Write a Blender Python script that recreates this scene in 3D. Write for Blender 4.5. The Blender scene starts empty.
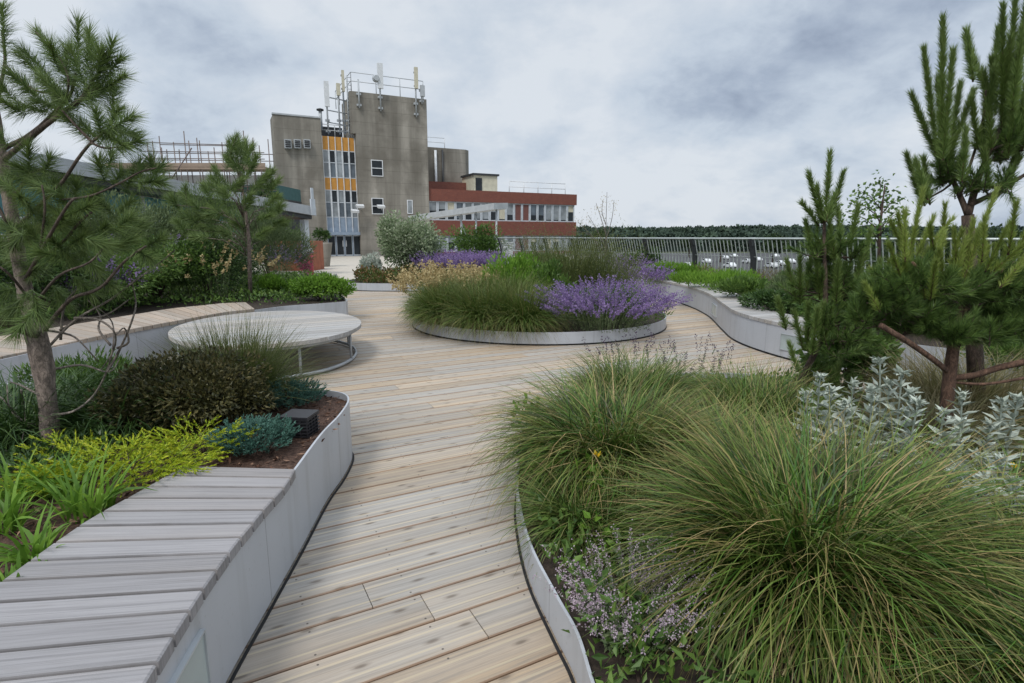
import bpy, math, random
import numpy as np
from mathutils import Vector
rng = np.random.default_rng(7); random.seed(7)
sc = bpy.context.scene
PI = math.pi
# ------------------------------------------------------------------ camera
F = 560.0; EYE = 1.6; HZ = 237.0
PITCH = math.atan((341.5-HZ)/F)
cam = bpy.data.cameras.new('camera'); co = bpy.data.objects.new('camera', cam); sc.collection.objects.link(co)
cam.sensor_width = 36.0; cam.lens = F/1024*36.0; cam.clip_start = 0.05; cam.clip_end = 6000
co.location = (0, 0, EYE); co.rotation_euler = (PI/2-PITCH, 0, 0); sc.camera = co
# ------------------------------------------------------------------ view, world, sun
sc.view_settings.view_transform = 'Standard'; sc.view_settings.look = 'None'
sc.view_settings.gamma = 1; sc.view_settings.use_curve_mapping = False
sc.view_settings.exposure = 0.40
SUN_EL, SUN_AZ = math.radians(52), math.radians(205)      # azimuth clockwise from +Y
w = bpy.data.worlds.new('World'); sc.world = w; w.use_nodes = True
N = w.node_tree.nodes; L = w.node_tree.links; N.clear()
def wn(t, **k):
    n = N.new(t)
    for a, b in k.items(): setattr(n, a, b)
    return n
def wmath(op, a, b=None, c=None):
    n = wn('ShaderNodeMath', operation=op)
    for i, v in enumerate((a, b, c)):
        if v is None: continue
        if isinstance(v, (int, float)): n.inputs[i].default_value = v
        else: L.new(v, n.inputs[i])
    return n.outputs[0]
sky = wn('ShaderNodeTexSky', sky_type='NISHITA', sun_disc=False, sun_elevation=SUN_EL, sun_rotation=SUN_AZ, dust_density=3.0)
b_sky = wn('ShaderNodeBackground'); b_sky.inputs[1].default_value = 0.06; L.new(sky.outputs[0], b_sky.inputs[0])
tc = wn('ShaderNodeTexCoord'); sx = wn('ShaderNodeSeparateXYZ'); L.new(tc.outputs['Generated'], sx.inputs[0])
X_, Y_, Z_ = sx.outputs
zz = wmath('ADD', wmath('MAXIMUM', Z_, 0.0), 0.42)
cm = wn('ShaderNodeCombineXYZ'); L.new(wmath('DIVIDE', X_, zz), cm.inputs[0]); L.new(wmath('DIVIDE', Y_, zz), cm.inputs[1]); cm.inputs[2].default_value = 3.1
def wnoise(scale, detail, rough, dist=0.0):
    n = wn('ShaderNodeTexNoise'); n.inputs['Scale'].default_value = scale; n.inputs['Detail'].default_value = detail
    n.inputs['Roughness'].default_value = rough; n.inputs['Distortion'].default_value = dist
    L.new(cm.outputs[0], n.inputs['Vector']); return n.outputs['Fac']
n1 = wnoise(2.3, 8, 0.52, 0.15); n2 = wnoise(7.5, 7, 0.6, 0.25)
def blob(px, py, wdt, amt):                                # a lighter or darker bank of cloud in one direction of the sky
    a = (px-512)/F; b = (341.5-py)/F
    d = Vector((a, math.cos(PITCH)+b*math.sin(PITCH), -math.sin(PITCH)+b*math.cos(PITCH))).normalized()
    v = wn('ShaderNodeVectorMath', operation='DISTANCE'); L.new(tc.outputs['Generated'], v.inputs[0]); v.inputs[1].default_value = d
    m = wn('ShaderNodeMapRange', interpolation_type='SMOOTHERSTEP'); L.new(v.outputs['Value'], m.inputs[0])
    m.inputs[1].default_value = wdt; m.inputs[2].default_value = 0; m.inputs[3].default_value = 0; m.inputs[4].default_value = amt
    return m.outputs[0]
t = wmath('ADD', wmath('MULTIPLY_ADD', n1, 1.25, -.06), wmath('MULTIPLY', n2, 0.50))
for q in ((870, 50, .55, -.20), (600, 60, .25, -.07), (640, 200, .34, .16), (450, 40, .40, .02), (150, 95, .22, -.10), (900, 185, .25, .10), (60, 10, .35, .06)):
    t = wmath('ADD', t, blob(*q))
cr = wn('ShaderNodeValToRGB'); L.new(t, cr.inputs[0]); e = cr.color_ramp.elements
e[0].position = 0.30; e[0].color = (0.25, 0.305, 0.41, 1)
e[1].position = 0.92; e[1].color = (0.70, 0.75, 0.81, 1)
x = e.new(0.50); x.color = (0.39, 0.46, 0.57, 1)
x = e.new(0.68); x.color = (0.55, 0.625, 0.72, 1)
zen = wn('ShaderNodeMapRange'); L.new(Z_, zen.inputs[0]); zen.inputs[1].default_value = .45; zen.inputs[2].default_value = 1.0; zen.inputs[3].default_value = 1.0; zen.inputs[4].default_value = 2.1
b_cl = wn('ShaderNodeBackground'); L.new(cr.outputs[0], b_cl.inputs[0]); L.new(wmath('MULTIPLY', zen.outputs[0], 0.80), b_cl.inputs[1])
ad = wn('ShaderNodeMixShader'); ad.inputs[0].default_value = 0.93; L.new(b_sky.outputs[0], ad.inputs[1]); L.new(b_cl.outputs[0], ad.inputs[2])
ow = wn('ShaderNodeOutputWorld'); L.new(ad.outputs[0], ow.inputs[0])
sun = bpy.data.lights.new('sun', 'SUN'); sun.energy = 1.5; sun.angle = math.radians(14); sun.color = (1, .965, .91)
so = bpy.data.objects.new('sun', sun); sc.collection.objects.link(so)
sd = Vector((math.sin(SUN_AZ)*math.cos(SUN_EL), math.cos(SUN_AZ)*math.cos(SUN_EL), math.sin(SUN_EL)))
so.rotation_euler = sd.to_track_quat('Z', 'Y').to_euler(); so.location = sd*50

# ------------------------------------------------------------------ placing helpers
def ray(x, y):
    a = (x-512)/F; b = (341.5-y)/F
    return np.array((a, math.cos(PITCH)+b*math.sin(PITCH), -math.sin(PITCH)+b*math.cos(PITCH)))
def G(x, y, z=0.0):
    r = ray(x, y); k = (z-EYE)/r[2]; return np.array((r[0]*k, r[1]*k, z))
def Q(x, y, Y):
    r = ray(x, y); k = Y/r[1]; return np.array((r[0]*k, Y, EYE+r[2]*k))
# ------------------------------------------------------------------ materials
MATS = {}
class NT:
    def __init__(s, name):
        s.m = bpy.data.materials.new(name); s.m.use_nodes = True; s.t = s.m.node_tree; s.t.nodes.clear()
        s.out = s.t.nodes.new('ShaderNodeOutputMaterial'); s.b = s.t.nodes.new('ShaderNodeBsdfPrincipled')
        s.t.links.new(s.b.outputs[0], s.out.inputs[0]); MATS[name] = s.m
    def n(s, t, **k):
        x = s.t.nodes.new(t)
        for a, b in k.items(): setattr(x, a, b)
        return x
    def l(s, a, b): s.t.links.new(a, b)
    def set(s, i, v):
        if isinstance(v, (int, float, tuple)): i.default_value = v
        else: s.l(v, i)
    def attr(s):
        a = s.n('ShaderNodeAttribute', attribute_name='v'); q = s.n('ShaderNodeSeparateColor'); s.l(a.outputs['Color'], q.inputs[0]); return q.outputs
    def math(s, op, a, b=0.0, c=None):
        x = s.n('ShaderNodeMath', operation=op); s.set(x.inputs[0], a); s.set(x.inputs[1], b)
        if c is not None: s.set(x.inputs[2], c)
        return x.outputs[0]
    def ramp(s, f, stops, interp='LINEAR'):
        r = s.n('ShaderNodeValToRGB'); s.l(f, r.inputs[0]); e = r.color_ramp.elements; r.color_ramp.interpolation = interp
        for i, (p, c) in enumerate(stops):
            c = (c, c, c, 1) if isinstance(c, (int, float)) else tuple(c)+(1,)
            if i < 2: e[i].position = p; e[i].color = c
            else: x = e.new(p); x.color = c
        return r.outputs[0]
    def noise(s, scale, detail=4, rough=.55, vec=None, dist=0.0, obj=False):
        x = s.n('ShaderNodeTexNoise'); x.inputs['Scale'].default_value = scale; x.inputs['Detail'].default_value = detail
        x.inputs['Roughness'].default_value = rough; x.inputs['Distortion'].default_value = dist
        if vec is None: vec = s.n('ShaderNodeTexCoord').outputs['Object']
        s.l(vec, x.inputs['Vector']); return x.outputs['Fac']
    def mapping(s, scale, vec=None):
        m = s.n('ShaderNodeMapping'); m.inputs['Scale'].default_value = scale
        s.l(vec if vec is not None else s.n('ShaderNodeTexCoord').outputs['Object'], m.inputs[0]); return m.outputs[0]
    def mix(s, f, a, b, mode='MIX'):
        x = s.n('ShaderNodeMix', data_type='RGBA', blend_type=mode); s.set(x.inputs[0], f)
        for i, v in ((6, a), (7, b)):
            if isinstance(v, tuple): x.inputs[i].default_value = v+(1,)
            else: s.l(v, x.inputs[i])
        return x.outputs[2]
    def col(s, c): s.set(s.b.inputs['Base Color'], c+(1,) if isinstance(c, tuple) else c)
    def bump(s, h, dist=.002, st=1.0):
        b = s.n('ShaderNodeBump'); b.inputs['Strength'].default_value = st; b.inputs['Distance'].default_value = dist
        s.l(h, b.inputs['Height']); s.l(b.outputs[0], s.b.inputs['Normal'])
def plain(name, c, rough=.6, metal=0.0, var=.12, scale=3.0, spec=.5):
    a = NT(name); f = a.noise(scale, 5)
    lo = tuple(v*(1-var) for v in c); hi = tuple(min(1, v*(1+var)) for v in c)
    a.col(a.ramp(f, [(.3, lo), (.7, hi)])); a.b.inputs['Roughness'].default_value = rough; a.b.inputs['Metallic'].default_value = metal
    a.b.inputs['Specular IOR Level'].default_value = spec
    return a.m
def veg(name, cols, tip=None, tipamt=.5, rough=.5, trans=.3, patch=None):
    """foliage colour: one random value per blade or leaf; tip = another colour towards the dry or young end"""
    a = NT(name); v = a.attr(); n = len(cols)
    c = a.ramp(v[0], [(i/(n-1), cols[i]) for i in range(n)])
    if tip is not None:
        f = a.math('MULTIPLY', a.math('POWER', v[1], 2.2), a.math('MULTIPLY', v[2], tipamt))
        c = a.mix(f, c, tip)
    a.col(c); a.b.inputs['Roughness'].default_value = rough; a.b.inputs['Specular IOR Level'].default_value = .35
    tr = a.n('ShaderNodeBsdfTranslucent'); a.l(c, tr.inputs[0]); mx = a.n('ShaderNodeMixShader'); mx.inputs[0].default_value = trans
    a.l(a.b.outputs[0], mx.inputs[1]); a.l(tr.outputs[0], mx.inputs[2]); a.l(mx.outputs[0], a.out.inputs[0])
    return a.m

def wood(name, cold, warm, strip=None, warmth=.5, knots=.75):
    a = NT(name); v = a.attr()                             # v0 random per board, v1 across 0..1, v2 metres along
    cx = a.n('ShaderNodeCombineXYZ'); a.l(a.math('MULTIPLY_ADD', v[0], 37.0, v[2]), cx.inputs[0]); a.l(v[1], cx.inputs[1]); a.l(a.math('MULTIPLY', v[0], 91.0), cx.inputs[2])
    gr = a.noise(1.0, 6, .65, a.mapping((1.2, 11, 1), cx.outputs[0]), .6)
    gf = a.noise(1.0, 4, .6, a.mapping((6, 60, 1), cx.outputs[0]), .2)
    bl = a.noise(1.0, 3, .5, a.mapping((.8, 1.0, 1), cx.outputs[0]))
    r2 = a.math('FRACT', a.math('MULTIPLY', v[0], 13.7))
    wf = a.math('ADD', a.math('MULTIPLY', r2, .75), a.math('MULTIPLY_ADD', bl, .9, warmth-.85))
    edge = a.math('POWER', a.math('ABSOLUTE', a.math('MULTIPLY_ADD', v[1], 2.0, -1.0)), 4.0)
    wf = a.n('ShaderNodeClamp'); wf_in = a.math('MULTIPLY_ADD', edge, .35, a.math('ADD', a.math('MULTIPLY', r2, 1.0), a.math('MULTIPLY_ADD', bl, 1.3, warmth-1.18))); a.l(wf_in, wf.inputs[0]); wf = wf.outputs[0]
    c = a.mix(wf, cold, warm)
    c = a.mix(a.ramp(gr, [(.44, 0.0), (.66, .65)]), c, tuple(x*.52 for x in cold))
    c = a.mix(a.ramp(gf, [(.48, 0.0), (.74, .4)]), c, tuple(x*.45 for x in warm))
    # knots
    vo = a.n('ShaderNodeTexVoronoi', voronoi_dimensions='2D'); kv = a.n('ShaderNodeCombineXYZ'); a.l(a.math('ADD', a.math('MULTIPLY', v[2], 2.6), a.math('MULTIPLY_ADD', v[0], 531.0, a.math('MULTIPLY', gf, .12))), kv.inputs[0]); a.l(a.math('MULTIPLY_ADD', v[1], 1.5, a.math('MULTIPLY', v[0], 77.0)), kv.inputs[1]); a.l(kv.outputs[0], vo.inputs['Vector']); vo.inputs['Scale'].default_value = 1.0
    kn = a.ramp(vo.outputs['Distance'], [(.0, 1.0), (.05, .8), (.075, .35), (.13, 0.0)])
    c = a.mix(a.math('MULTIPLY', kn, knots), c, (.10, .075, .055))
    if strip:
        for p in (.25, .75):
            d = a.math('ABSOLUTE', a.math('SUBTRACT', v[1], p))
            m = a.math('LESS_THAN', d, .028)
            c = a.mix(a.math('MULTIPLY', m, .55), c, strip)
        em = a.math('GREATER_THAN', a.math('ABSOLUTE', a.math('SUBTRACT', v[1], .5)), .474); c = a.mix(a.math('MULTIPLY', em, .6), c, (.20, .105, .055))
        for p in (.13, .87):
            du = a.math('ABSOLUTE', a.math('SUBTRACT', a.math('FRACT', a.math('DIVIDE', v[2], .45)), .5)); du = a.math('MULTIPLY', du, .45)
            dv = a.math('MULTIPLY', a.math('ABSOLUTE', a.math('SUBTRACT', v[1], p)), .19)
            rr_ = a.math('SQRT', a.math('ADD', a.math('MULTIPLY', du, du), a.math('MULTIPLY', dv, dv)))
            c = a.mix(a.math('MULTIPLY', a.math('LESS_THAN', rr_, .0048), .85), c, (.06, .05, .045))
    br = a.math('MULTIPLY_ADD', a.math('FRACT', a.math('MULTIPLY', v[0], 5.3)), .26, .86)
    hs = a.n('ShaderNodeHueSaturation'); a.l(br, hs.inputs['Value']); a.l(c, hs.inputs['Color'])
    big = a.noise(.55, 4, .6); c2 = a.mix(a.ramp(big, [(.45, 0.0), (.75, .30)]), hs.outputs[0], tuple(x*.62 for x in cold))
    a.col(c2); a.b.inputs['Roughness'].default_value = .72; a.b.inputs['Specular IOR Level'].default_value = .3
    a.bump(a.math('ADD', gr, gf), .0012, .6)
    return a.m
M = {}
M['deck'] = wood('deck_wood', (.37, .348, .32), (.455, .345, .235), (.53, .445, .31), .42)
M['slat'] = wood('bench_wood', (.305, .296, .305), (.36, .33, .315), None, .15, .12)
M['slat_tan'] = wood('bench_wood_tan', (.40, .35, .30), (.46, .36, .28), None, .5, .12)
M['slat_far'] = wood('bench_wood_pale', (.41, .405, .40), (.44, .40, .355), None, .3, .12)
def metal_wall():
    a = NT('planter_metal'); v = a.attr()
    sd_ = a.math('ABSOLUTE', a.math('SUBTRACT', a.math('FRACT', a.math('DIVIDE', v[2], 1.25)), .5))
    seam = a.math('LESS_THAN', sd_, .0022)
    c = a.ramp(a.noise(1.6, 6, .6), [(.3, (.40, .42, .455)), (.7, (.455, .475, .51))])
    st = a.noise(1.0, 5, .6, a.mapping((9, 9, .8)))
    c = a.mix(a.ramp(st, [(.5, 0.0), (.75, .35)]), c, (.22, .22, .21)); sp = a.noise(38, 4, .7); low = a.math('MULTIPLY', a.math('SUBTRACT', 1.0, a.math('MINIMUM', a.math('MULTIPLY', v[1], 9.0), 1.0)), 0.0); c = a.mix(a.ramp(sp, [(.62, 0.0), (.72, .3)]), c, (.16, .15, .13))
    c = a.mix(a.math('MULTIPLY', seam, .6), c, (.09, .09, .1))
    a.col(c); a.b.inputs['Roughness'].default_value = .42
    return a.m
M['metal'] = metal_wall()
M['black'] = plain('black_gap', (.012, .012, .013), .8)
M['blackplastic'] = plain('black_plastic', (.022, .022, .026), .45)
M['steel'] = plain('galvanised_steel', (.40, .425, .445), .5, .1)
M['rail'] = plain('rail_steel', (.42, .46, .45), .45, .3)
M['darkpost'] = plain('dark_post', (.025, .028, .032), .5)
M['slab'] = plain('slab_dark', (.035, .028, .022), .9)
M['path'] = plain('path_concrete', (.47, .43, .37), .8, var=.1)
M['ground'] = plain('ground', (.07, .085, .045), .95, var=.4, scale=.02)
M['asphalt'] = plain('asphalt', (.055, .055, .058), .9)
def mulch():
    a = NT('bark_mulch'); f = a.noise(45, 6, .7); g = a.noise(12, 4)
    c = a.ramp(f, [(.3, (.018, .010, .007)), (.5, (.085, .045, .03)), (.7, (.17, .105, .075))])
    a.col(c); a.b.inputs['Roughness'].default_value = .95; a.bump(f, .02, 1.0); return a.m
M['mulch'] = mulch()
M['chips'] = veg('bark_chip', [(.03, .016, .012), (.12, .06, .038), (.30, .19, .13)], rough=.9, trans=0.0)
def soil():
    a = NT('soil'); f = a.noise(20, 6, .7)
    a.col(a.ramp(f, [(.3, (.012, .009, .007)), (.7, (.06, .042, .03))])); a.b.inputs['Roughness'].default_value = 1; a.bump(f, .02, 1.0); return a.m
M['soil'] = soil()
def concrete():
    a = NT('stained_concrete'); st = a.noise(1.0, 6, .6, a.mapping((1.1, 1.1, .10)), .3); bl = a.noise(.32, 5, .6); fn = a.noise(5, 5)
    c = a.ramp(st, [(.25, (.14, .13, .112)), (.5, (.25, .235, .205)), (.72, (.40, .375, .33))])
    c = a.mix(a.ramp(bl, [(.44, 0.0), (.62, .75)]), c, (.125, .115, .098))
    tcn = a.n('ShaderNodeTexCoord'); sp = a.n('ShaderNodeSeparateXYZ'); a.l(tcn.outputs['Object'], sp.inputs[0])
    ln = a.math('LESS_THAN', a.math('ABSOLUTE', a.math('SUBTRACT', a.math('FRACT', a.math('DIVIDE', sp.outputs[2], .95)), .5)), .02)
    c = a.mix(a.math('MULTIPLY', ln, .32), c, (.04, .036, .03))
    c = a.mix(a.math('MULTIPLY', fn, .2), c, (.27, .25, .21))
    a.col(c); a.b.inputs['Roughness'].default_value = .95; a.b.inputs['Specular IOR Level'].default_value = .1; return a.m
M['concrete'] = concrete()
def brick():
    a = NT('red_brick'); f = a.noise(2.5, 5)
    b = a.n('ShaderNodeTexBrick'); b.inputs['Scale'].default_value = 4.0; b.inputs['Color1'].default_value = (.16, .052, .038, 1); b.inputs['Color2'].default_value = (.20, .062, .042, 1)
    b.inputs['Mortar'].default_value = (.2, .13, .1, 1); b.inputs['Mortar Size'].default_value = .01
    tcn = a.n('ShaderNodeTexCoord'); sp = a.n('ShaderNodeSeparateXYZ'); a.l(tcn.outputs['Object'], sp.inputs[0]); cb = a.n('ShaderNodeCombineXYZ')
    a.l(sp.outputs[0], cb.inputs[0]); a.l(sp.outputs[2], cb.inputs[1]); a.l(cb.outputs[0], b.inputs['Vector'])
    a.col(a.mix(a.ramp(f, [(.4, 0.0), (.75, .5)]), b.outputs[0], (.12, .04, .032))); a.b.inputs['Roughness'].default_value = .9; return a.m
M['brick'] = brick()
M['orange'] = plain('orange_panel', (.48, .23, .04), .5)
M['bluepanel'] = plain('blue_panel', (.22, .28, .36), .5)
M['white'] = plain('white_paint', (.62, .64, .66), .5)
M['cream'] = plain('cream_render', (.52, .49, .38), .7)
M['frame'] = plain('window_frame', (.48, .52, .56), .4)
M['redpanel'] = plain('maroon_panel', (.15, .06, .05), .6)
M['corten'] = plain('rusty_steel', (.28, .09, .045), .8, var=.25)
M['brownwall'] = plain('brown_timber_wall', (.13, .085, .062), .8, var=.3)
M['net'] = plain('teal_netting', (.045, .11, .11), .9)
M['plank'] = plain('scaffold_plank', (.26, .2, .155), .8)
M['rust'] = plain('scaffold_tube', (.16, .13, .12), .5, .5)
def glass(name, c, rough=.08, sp=.5):
    a = NT(name); f = a.noise(1.2, 3); a.col(a.ramp(f, [(.35, tuple(x*.55 for x in c)), (.65, c)])); a.b.inputs['Roughness'].default_value = rough
    a.b.inputs['Specular IOR Level'].default_value = sp; return a.m
M['glassdark'] = glass('dark_glass', (.022, .028, .034), .15, .3)
M['glasspale'] = glass('pale_blind_glass', (.30, .33, .35), .15)
M['glassmid'] = glass('mid_glass', (.12, .15, .18), .1)
M['glassteal'] = glass('teal_glass', (.08, .33, .36), .3, .6)
M['frost'] = glass('frosted_glass', (.50, .58, .58), .25, .6)
def bark(name, c):
    a = NT(name); f = a.noise(1.0, 6, .7, a.mapping((34, 34, 13)), .8)
    vo = a.n('ShaderNodeTexVoronoi', feature='DISTANCE_TO_EDGE'); nd = a.n('ShaderNodeTexNoise'); nd.inputs['Scale'].default_value = 22; a.l(a.n('ShaderNodeTexCoord').outputs['Object'], nd.inputs['Vector']); mv = a.n('ShaderNodeVectorMath', operation='MULTIPLY_ADD'); a.l(nd.outputs['Color'], mv.inputs[0]); mv.inputs[1].default_value = (2.2, 2.2, 2.2); a.l(a.mapping((46, 46, 20)), mv.inputs[2]); a.l(mv.outputs[0], vo.inputs['Vector']); vo.inputs['Scale'].default_value = 1.0
    c1 = a.ramp(f, [(.34, tuple(x*.45 for x in c)), (.52, c), (.68, tuple(x*1.9 for x in c))])
    c1 = a.mix(a.ramp(vo.outputs['Distance'], [(.0, .6), (.09, 0.0)]), c1, tuple(x*.22 for x in c))
    a.col(c1); a.b.inputs['Roughness'].default_value = .95; a.bump(f, .012, 1.0); return a.m
M['bark'] = bark('pine_bark', (.20, .16, .135)); M['barkdark'] = bark('dark_bark', (.075, .052, .04)); M['barkmid'] = bark('branch_bark', (.095, .072, .058)); M['twig'] = bark('grey_twig', (.17, .145, .125)); M['barkred'] = bark('reddish_bark', (.13, .075, .052))
# foliage
M['grass'] = veg('fountain_grass', [(.008, .030, .005), (.018, .068, .008), (.036, .120, .012), (.064, .175, .018), (.12, .23, .032), (.40, .30, .14)], (.44, .27, .12), .60, .45, .2)
M['grass2'] = veg('dark_green_grass', [(.018, .055, .009), (.038, .105, .014), (.070, .155, .022), (.11, .19, .032), (.20, .19, .07)], (.34, .24, .11), .5, .5, .2)
M['grasstan'] = veg('tan_grass', [(.10, .11, .04), (.16, .16, .06), (.24, .20, .10)], (.34, .25, .15), .8)
M['pineL'] = veg('long_pine_needles', [(.055, .095, .032), (.115, .18, .055), (.20, .28, .08)], (.27, .34, .10), .5, .5, .3)
M['pineD'] = veg('dark_pine_needles', [(.045, .088, .024), (.095, .165, .040), (.175, .26, .06)], None, .0, .5, .28)
M['pineY'] = veg('young_pine_candles', [(.15, .22, .04), (.24, .32, .065), (.34, .40, .10)], (.22, .26, .10), .5, .5, .25)
M['pineC'] = veg('tall_pine_candles', [(.085, .145, .036), (.155, .235, .06), (.24, .33, .09)], (.15, .19, .08), .5, .5, .2)
M['leafdark'] = veg('dark_leaves', [(.024, .055, .016), (.050, .10, .026), (.090, .155, .038)], None, 0, .4, .2)
M['leafmid'] = veg('mid_leaves', [(.045, .095, .022), (.095, .175, .036), (.16, .255, .052)], None, 0, .45, .3)
M['leafbright'] = veg('bright_leaves', [(.085, .18, .022), (.15, .29, .035), (.24, .40, .055)], None, 0, .5, .4)
M['brown'] = veg('bronze_leaves', [(.016, .020, .009), (.045, .048, .018), (.095, .088, .030), (.16, .13, .05)], None, 0, .5, .15)
M['gold'] = veg('golden_juniper', [(.13, .24, .018), (.30, .42, .022), (.55, .58, .03)], (.72, .62, .04), .6, .5, .25)
M['blue'] = veg('blue_juniper', [(.04, .105, .078), (.075, .175, .135), (.13, .26, .21)], None, 0, .6, .1)
M['silver'] = veg('silver_leaves', [(.28, .325, .28), (.40, .45, .39), (.55, .60, .53)], None, 0, .8, .15)
M['varieg'] = veg('variegated_leaves', [(.12, .18, .08), (.26, .33, .19), (.52, .55, .42)], None, 0, .5, .25)
M['redgreen'] = veg('red_green_leaves', [(.05, .09, .02), (.10, .13, .03), (.20, .085, .04)], None, 0, .5, .25)
M['purple'] = veg('purple_flowers', [(.16, .10, .27), (.26, .175, .38), (.38, .29, .50)], None, 0, .6, .3)
M['palepurple'] = veg('pale_mauve_flowers', [(.34, .25, .33), (.48, .38, .45), (.60, .51, .55)], None, 0, .6, .3)
M['darkpurple'] = veg('dark_seed_heads', [(.05, .035, .06), (.09, .06, .10), (.12, .085, .13)], None, 0, .7, .1)
M['tanflower'] = veg('tan_flower_heads', [(.34, .25, .11), (.46, .36, .18), (.56, .48, .27)], None, 0, .7, .3)
M['pink'] = veg('pink_flowers', [(.20, .04, .08), (.30, .07, .14), (.38, .15, .22)], None, 0, .6, .3)
M['yellow'] = veg('yellow_petals', [(.75, .5, .02), (.85, .6, .03)], None, 0, .5, .3)
M['far'] = veg('distant_wood', [(.030, .052, .042), (.046, .076, .054), (.070, .108, .068)], None, 0, .8, .0)
M['fartree'] = veg('tree_leaves', [(.016, .034, .012), (.030, .058, .018), (.055, .09, .026)], None, 0, .5, .2)
M['greygreen'] = veg('grey_green_stems', [(.08, .12, .055), (.13, .18, .08), (.19, .235, .115)], None, 0, .6, .2)
M['blackgrass'] = veg('dark_airy_leaves', [(.055, .085, .022), (.10, .145, .035), (.17, .19, .06)], (.24, .18, .1), .5, .5, .25)

# ------------------------------------------------------------------ mesh builder
class MB:
    def __init__(s): s.V = []; s.T = []; s.Qd = []; s.A = []; s.n = 0
    def add(s, V, F_, A=None):
        V = np.asarray(V, float).reshape(-1, 3); F_ = np.asarray(F_, np.int64)
        if A is None: A = np.zeros((len(V), 3))
        A = np.asarray(A, float).reshape(-1, 3)
        s.V.append(V); s.A.append(A)
        (s.T if F_.shape[1] == 3 else s.Qd).append(F_+s.n); s.n += len(V); return s
    def box(s, c, d, rz=0.0, A=None, R=None):
        """box centred at c, full size d, turned rz about z (or by matrix R)"""
        h = np.array(d)/2.0
        P = np.array([(-1,-1,-1),(1,-1,-1),(1,1,-1),(-1,1,-1),(-1,-1,1),(1,-1,1),(1,1,1),(-1,1,1)])*h
        if R is None: R = np.array([(math.cos(rz), -math.sin(rz), 0), (math.sin(rz), math.cos(rz), 0), (0, 0, 1)])
        P = P@np.asarray(R).T+np.asarray(c, float)
        s.add(P, [(0,3,2,1),(4,5,6,7),(0,1,5,4),(1,2,6,5),(2,3,7,6),(3,0,4,7)], None if A is None else np.tile(A, (8, 1))); return s
    def bb(s, x0, x1, y0, y1, z0, z1): return s.box(((x0+x1)/2, (y0+y1)/2, (z0+z1)/2), (x1-x0, y1-y0, z1-z0))
    def bar(s, a, b, wd, th):
        a = np.array(a, float); b = np.array(b, float); d = b-a; L_ = np.linalg.norm(d); d /= L_
        up = np.array((0, 0, 1.)) if abs(d[2]) < .95 else np.array((1., 0, 0))
        x = np.cross(up, d); x /= np.linalg.norm(x); y = np.cross(d, x)
        return s.box((a+b)/2, (wd, th, L_), R=np.stack([x, y, d], 1))
    def tube(s, pts, r, n=8, jit=0.0):
        pts = np.array(pts, float); m = len(pts); r = np.broadcast_to(np.asarray(r, float), (m,)) if np.ndim(r) < 1 or len(r) != m else np.asarray(r, float)
        tg = np.gradient(pts, axis=0); tg /= np.linalg.norm(tg, axis=1)[:, None]+1e-9
        a = np.linspace(0, 2*PI, n, endpoint=False); V = []
        ref = np.array((0, 0, 1.)) if abs(tg[0][2]) < .9 else np.array((1., 0, 0))
        x = np.cross(ref, tg[0]); x /= np.linalg.norm(x)
        for i in range(m):
            x = x-tg[i]*np.dot(x, tg[i]); x /= np.linalg.norm(x)+1e-9; y = np.cross(tg[i], x)
            rr = r[i]*(1+jit*rng.uniform(-1, 1, n))
            V.append(pts[i]+np.outer(np.cos(a)*rr, x)+np.outer(np.sin(a)*rr, y))
        V = np.concatenate(V); Fq = []
        for i in range(m-1):
            for k in range(n):
                k2 = (k+1) % n; Fq.append((i*n+k, i*n+k2, (i+1)*n+k2, (i+1)*n+k))
        b = len(V); V = np.vstack([V, pts[0], pts[-1]]); Ft = []
        for k in range(n):
            k2 = (k+1) % n; Ft.append((b, k2, k)); Ft.append((b+1, (m-1)*n+k, (m-1)*n+k2))
        o = s.n; s.add(V, Fq); s.T.append(np.array(Ft)+o); return s
    def build(s, name, mat, parent=None, smooth=False, loc=None):
        me = bpy.data.meshes.new(name)
        V = np.concatenate(s.V) if s.V else np.zeros((0, 3)); A = np.concatenate(s.A) if s.A else V
        if loc is not None: V = V-np.asarray(loc, float)
        T = np.concatenate(s.T) if s.T else np.zeros((0, 3), int); Qd = np.concatenate(s.Qd) if s.Qd else np.zeros((0, 4), int)
        me.vertices.add(len(V)); me.vertices.foreach_set('co', V.ravel().astype(np.float32))
        li = np.concatenate([T.ravel(), Qd.ravel()]).astype(np.int32); me.loops.add(len(li)); me.loops.foreach_set('vertex_index', li)
        ls = np.concatenate([np.arange(len(T))*3, len(T)*3+np.arange(len(Qd))*4]).astype(np.int32)
        me.polygons.add(len(ls)); me.polygons.foreach_set('loop_start', ls)
        me.polygons.foreach_set('use_smooth', np.full(len(ls), bool(smooth)))
        at = me.attributes.new('v', 'FLOAT_COLOR', 'POINT'); at.data.foreach_set('color', np.hstack([A, np.ones((len(A), 1))]).ravel().astype(np.float32))
        me.update(calc_edges=True); me.validate()
        me.materials.append(M[mat] if isinstance(mat, str) else mat)
        o = bpy.data.objects.new(name, me); sc.collection.objects.link(o)
        if parent is not None: o.parent = parent
        if loc is not None: o.location = loc
        return o
def tag(o, label=None, cat=None, group=None, kind=None):
    if label: o['label'] = label
    if cat: o['category'] = cat
    if group: o['group'] = group
    if kind: o['kind'] = kind
    return o
def thing(name, label, cat, loc=(0, 0, 0), rz=0.0, group=None):
    o = bpy.data.objects.new(name, None); sc.collection.objects.link(o); o.location = loc; o.rotation_euler = (0, 0, rz); o.empty_display_size = .1
    return tag(o, label, cat, group)
def copy_tree(o, parent=None):
    c = o.copy(); sc.collection.objects.link(c); c.parent = parent
    for ch in list(o.children): copy_tree(ch, c)
    return c
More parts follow.
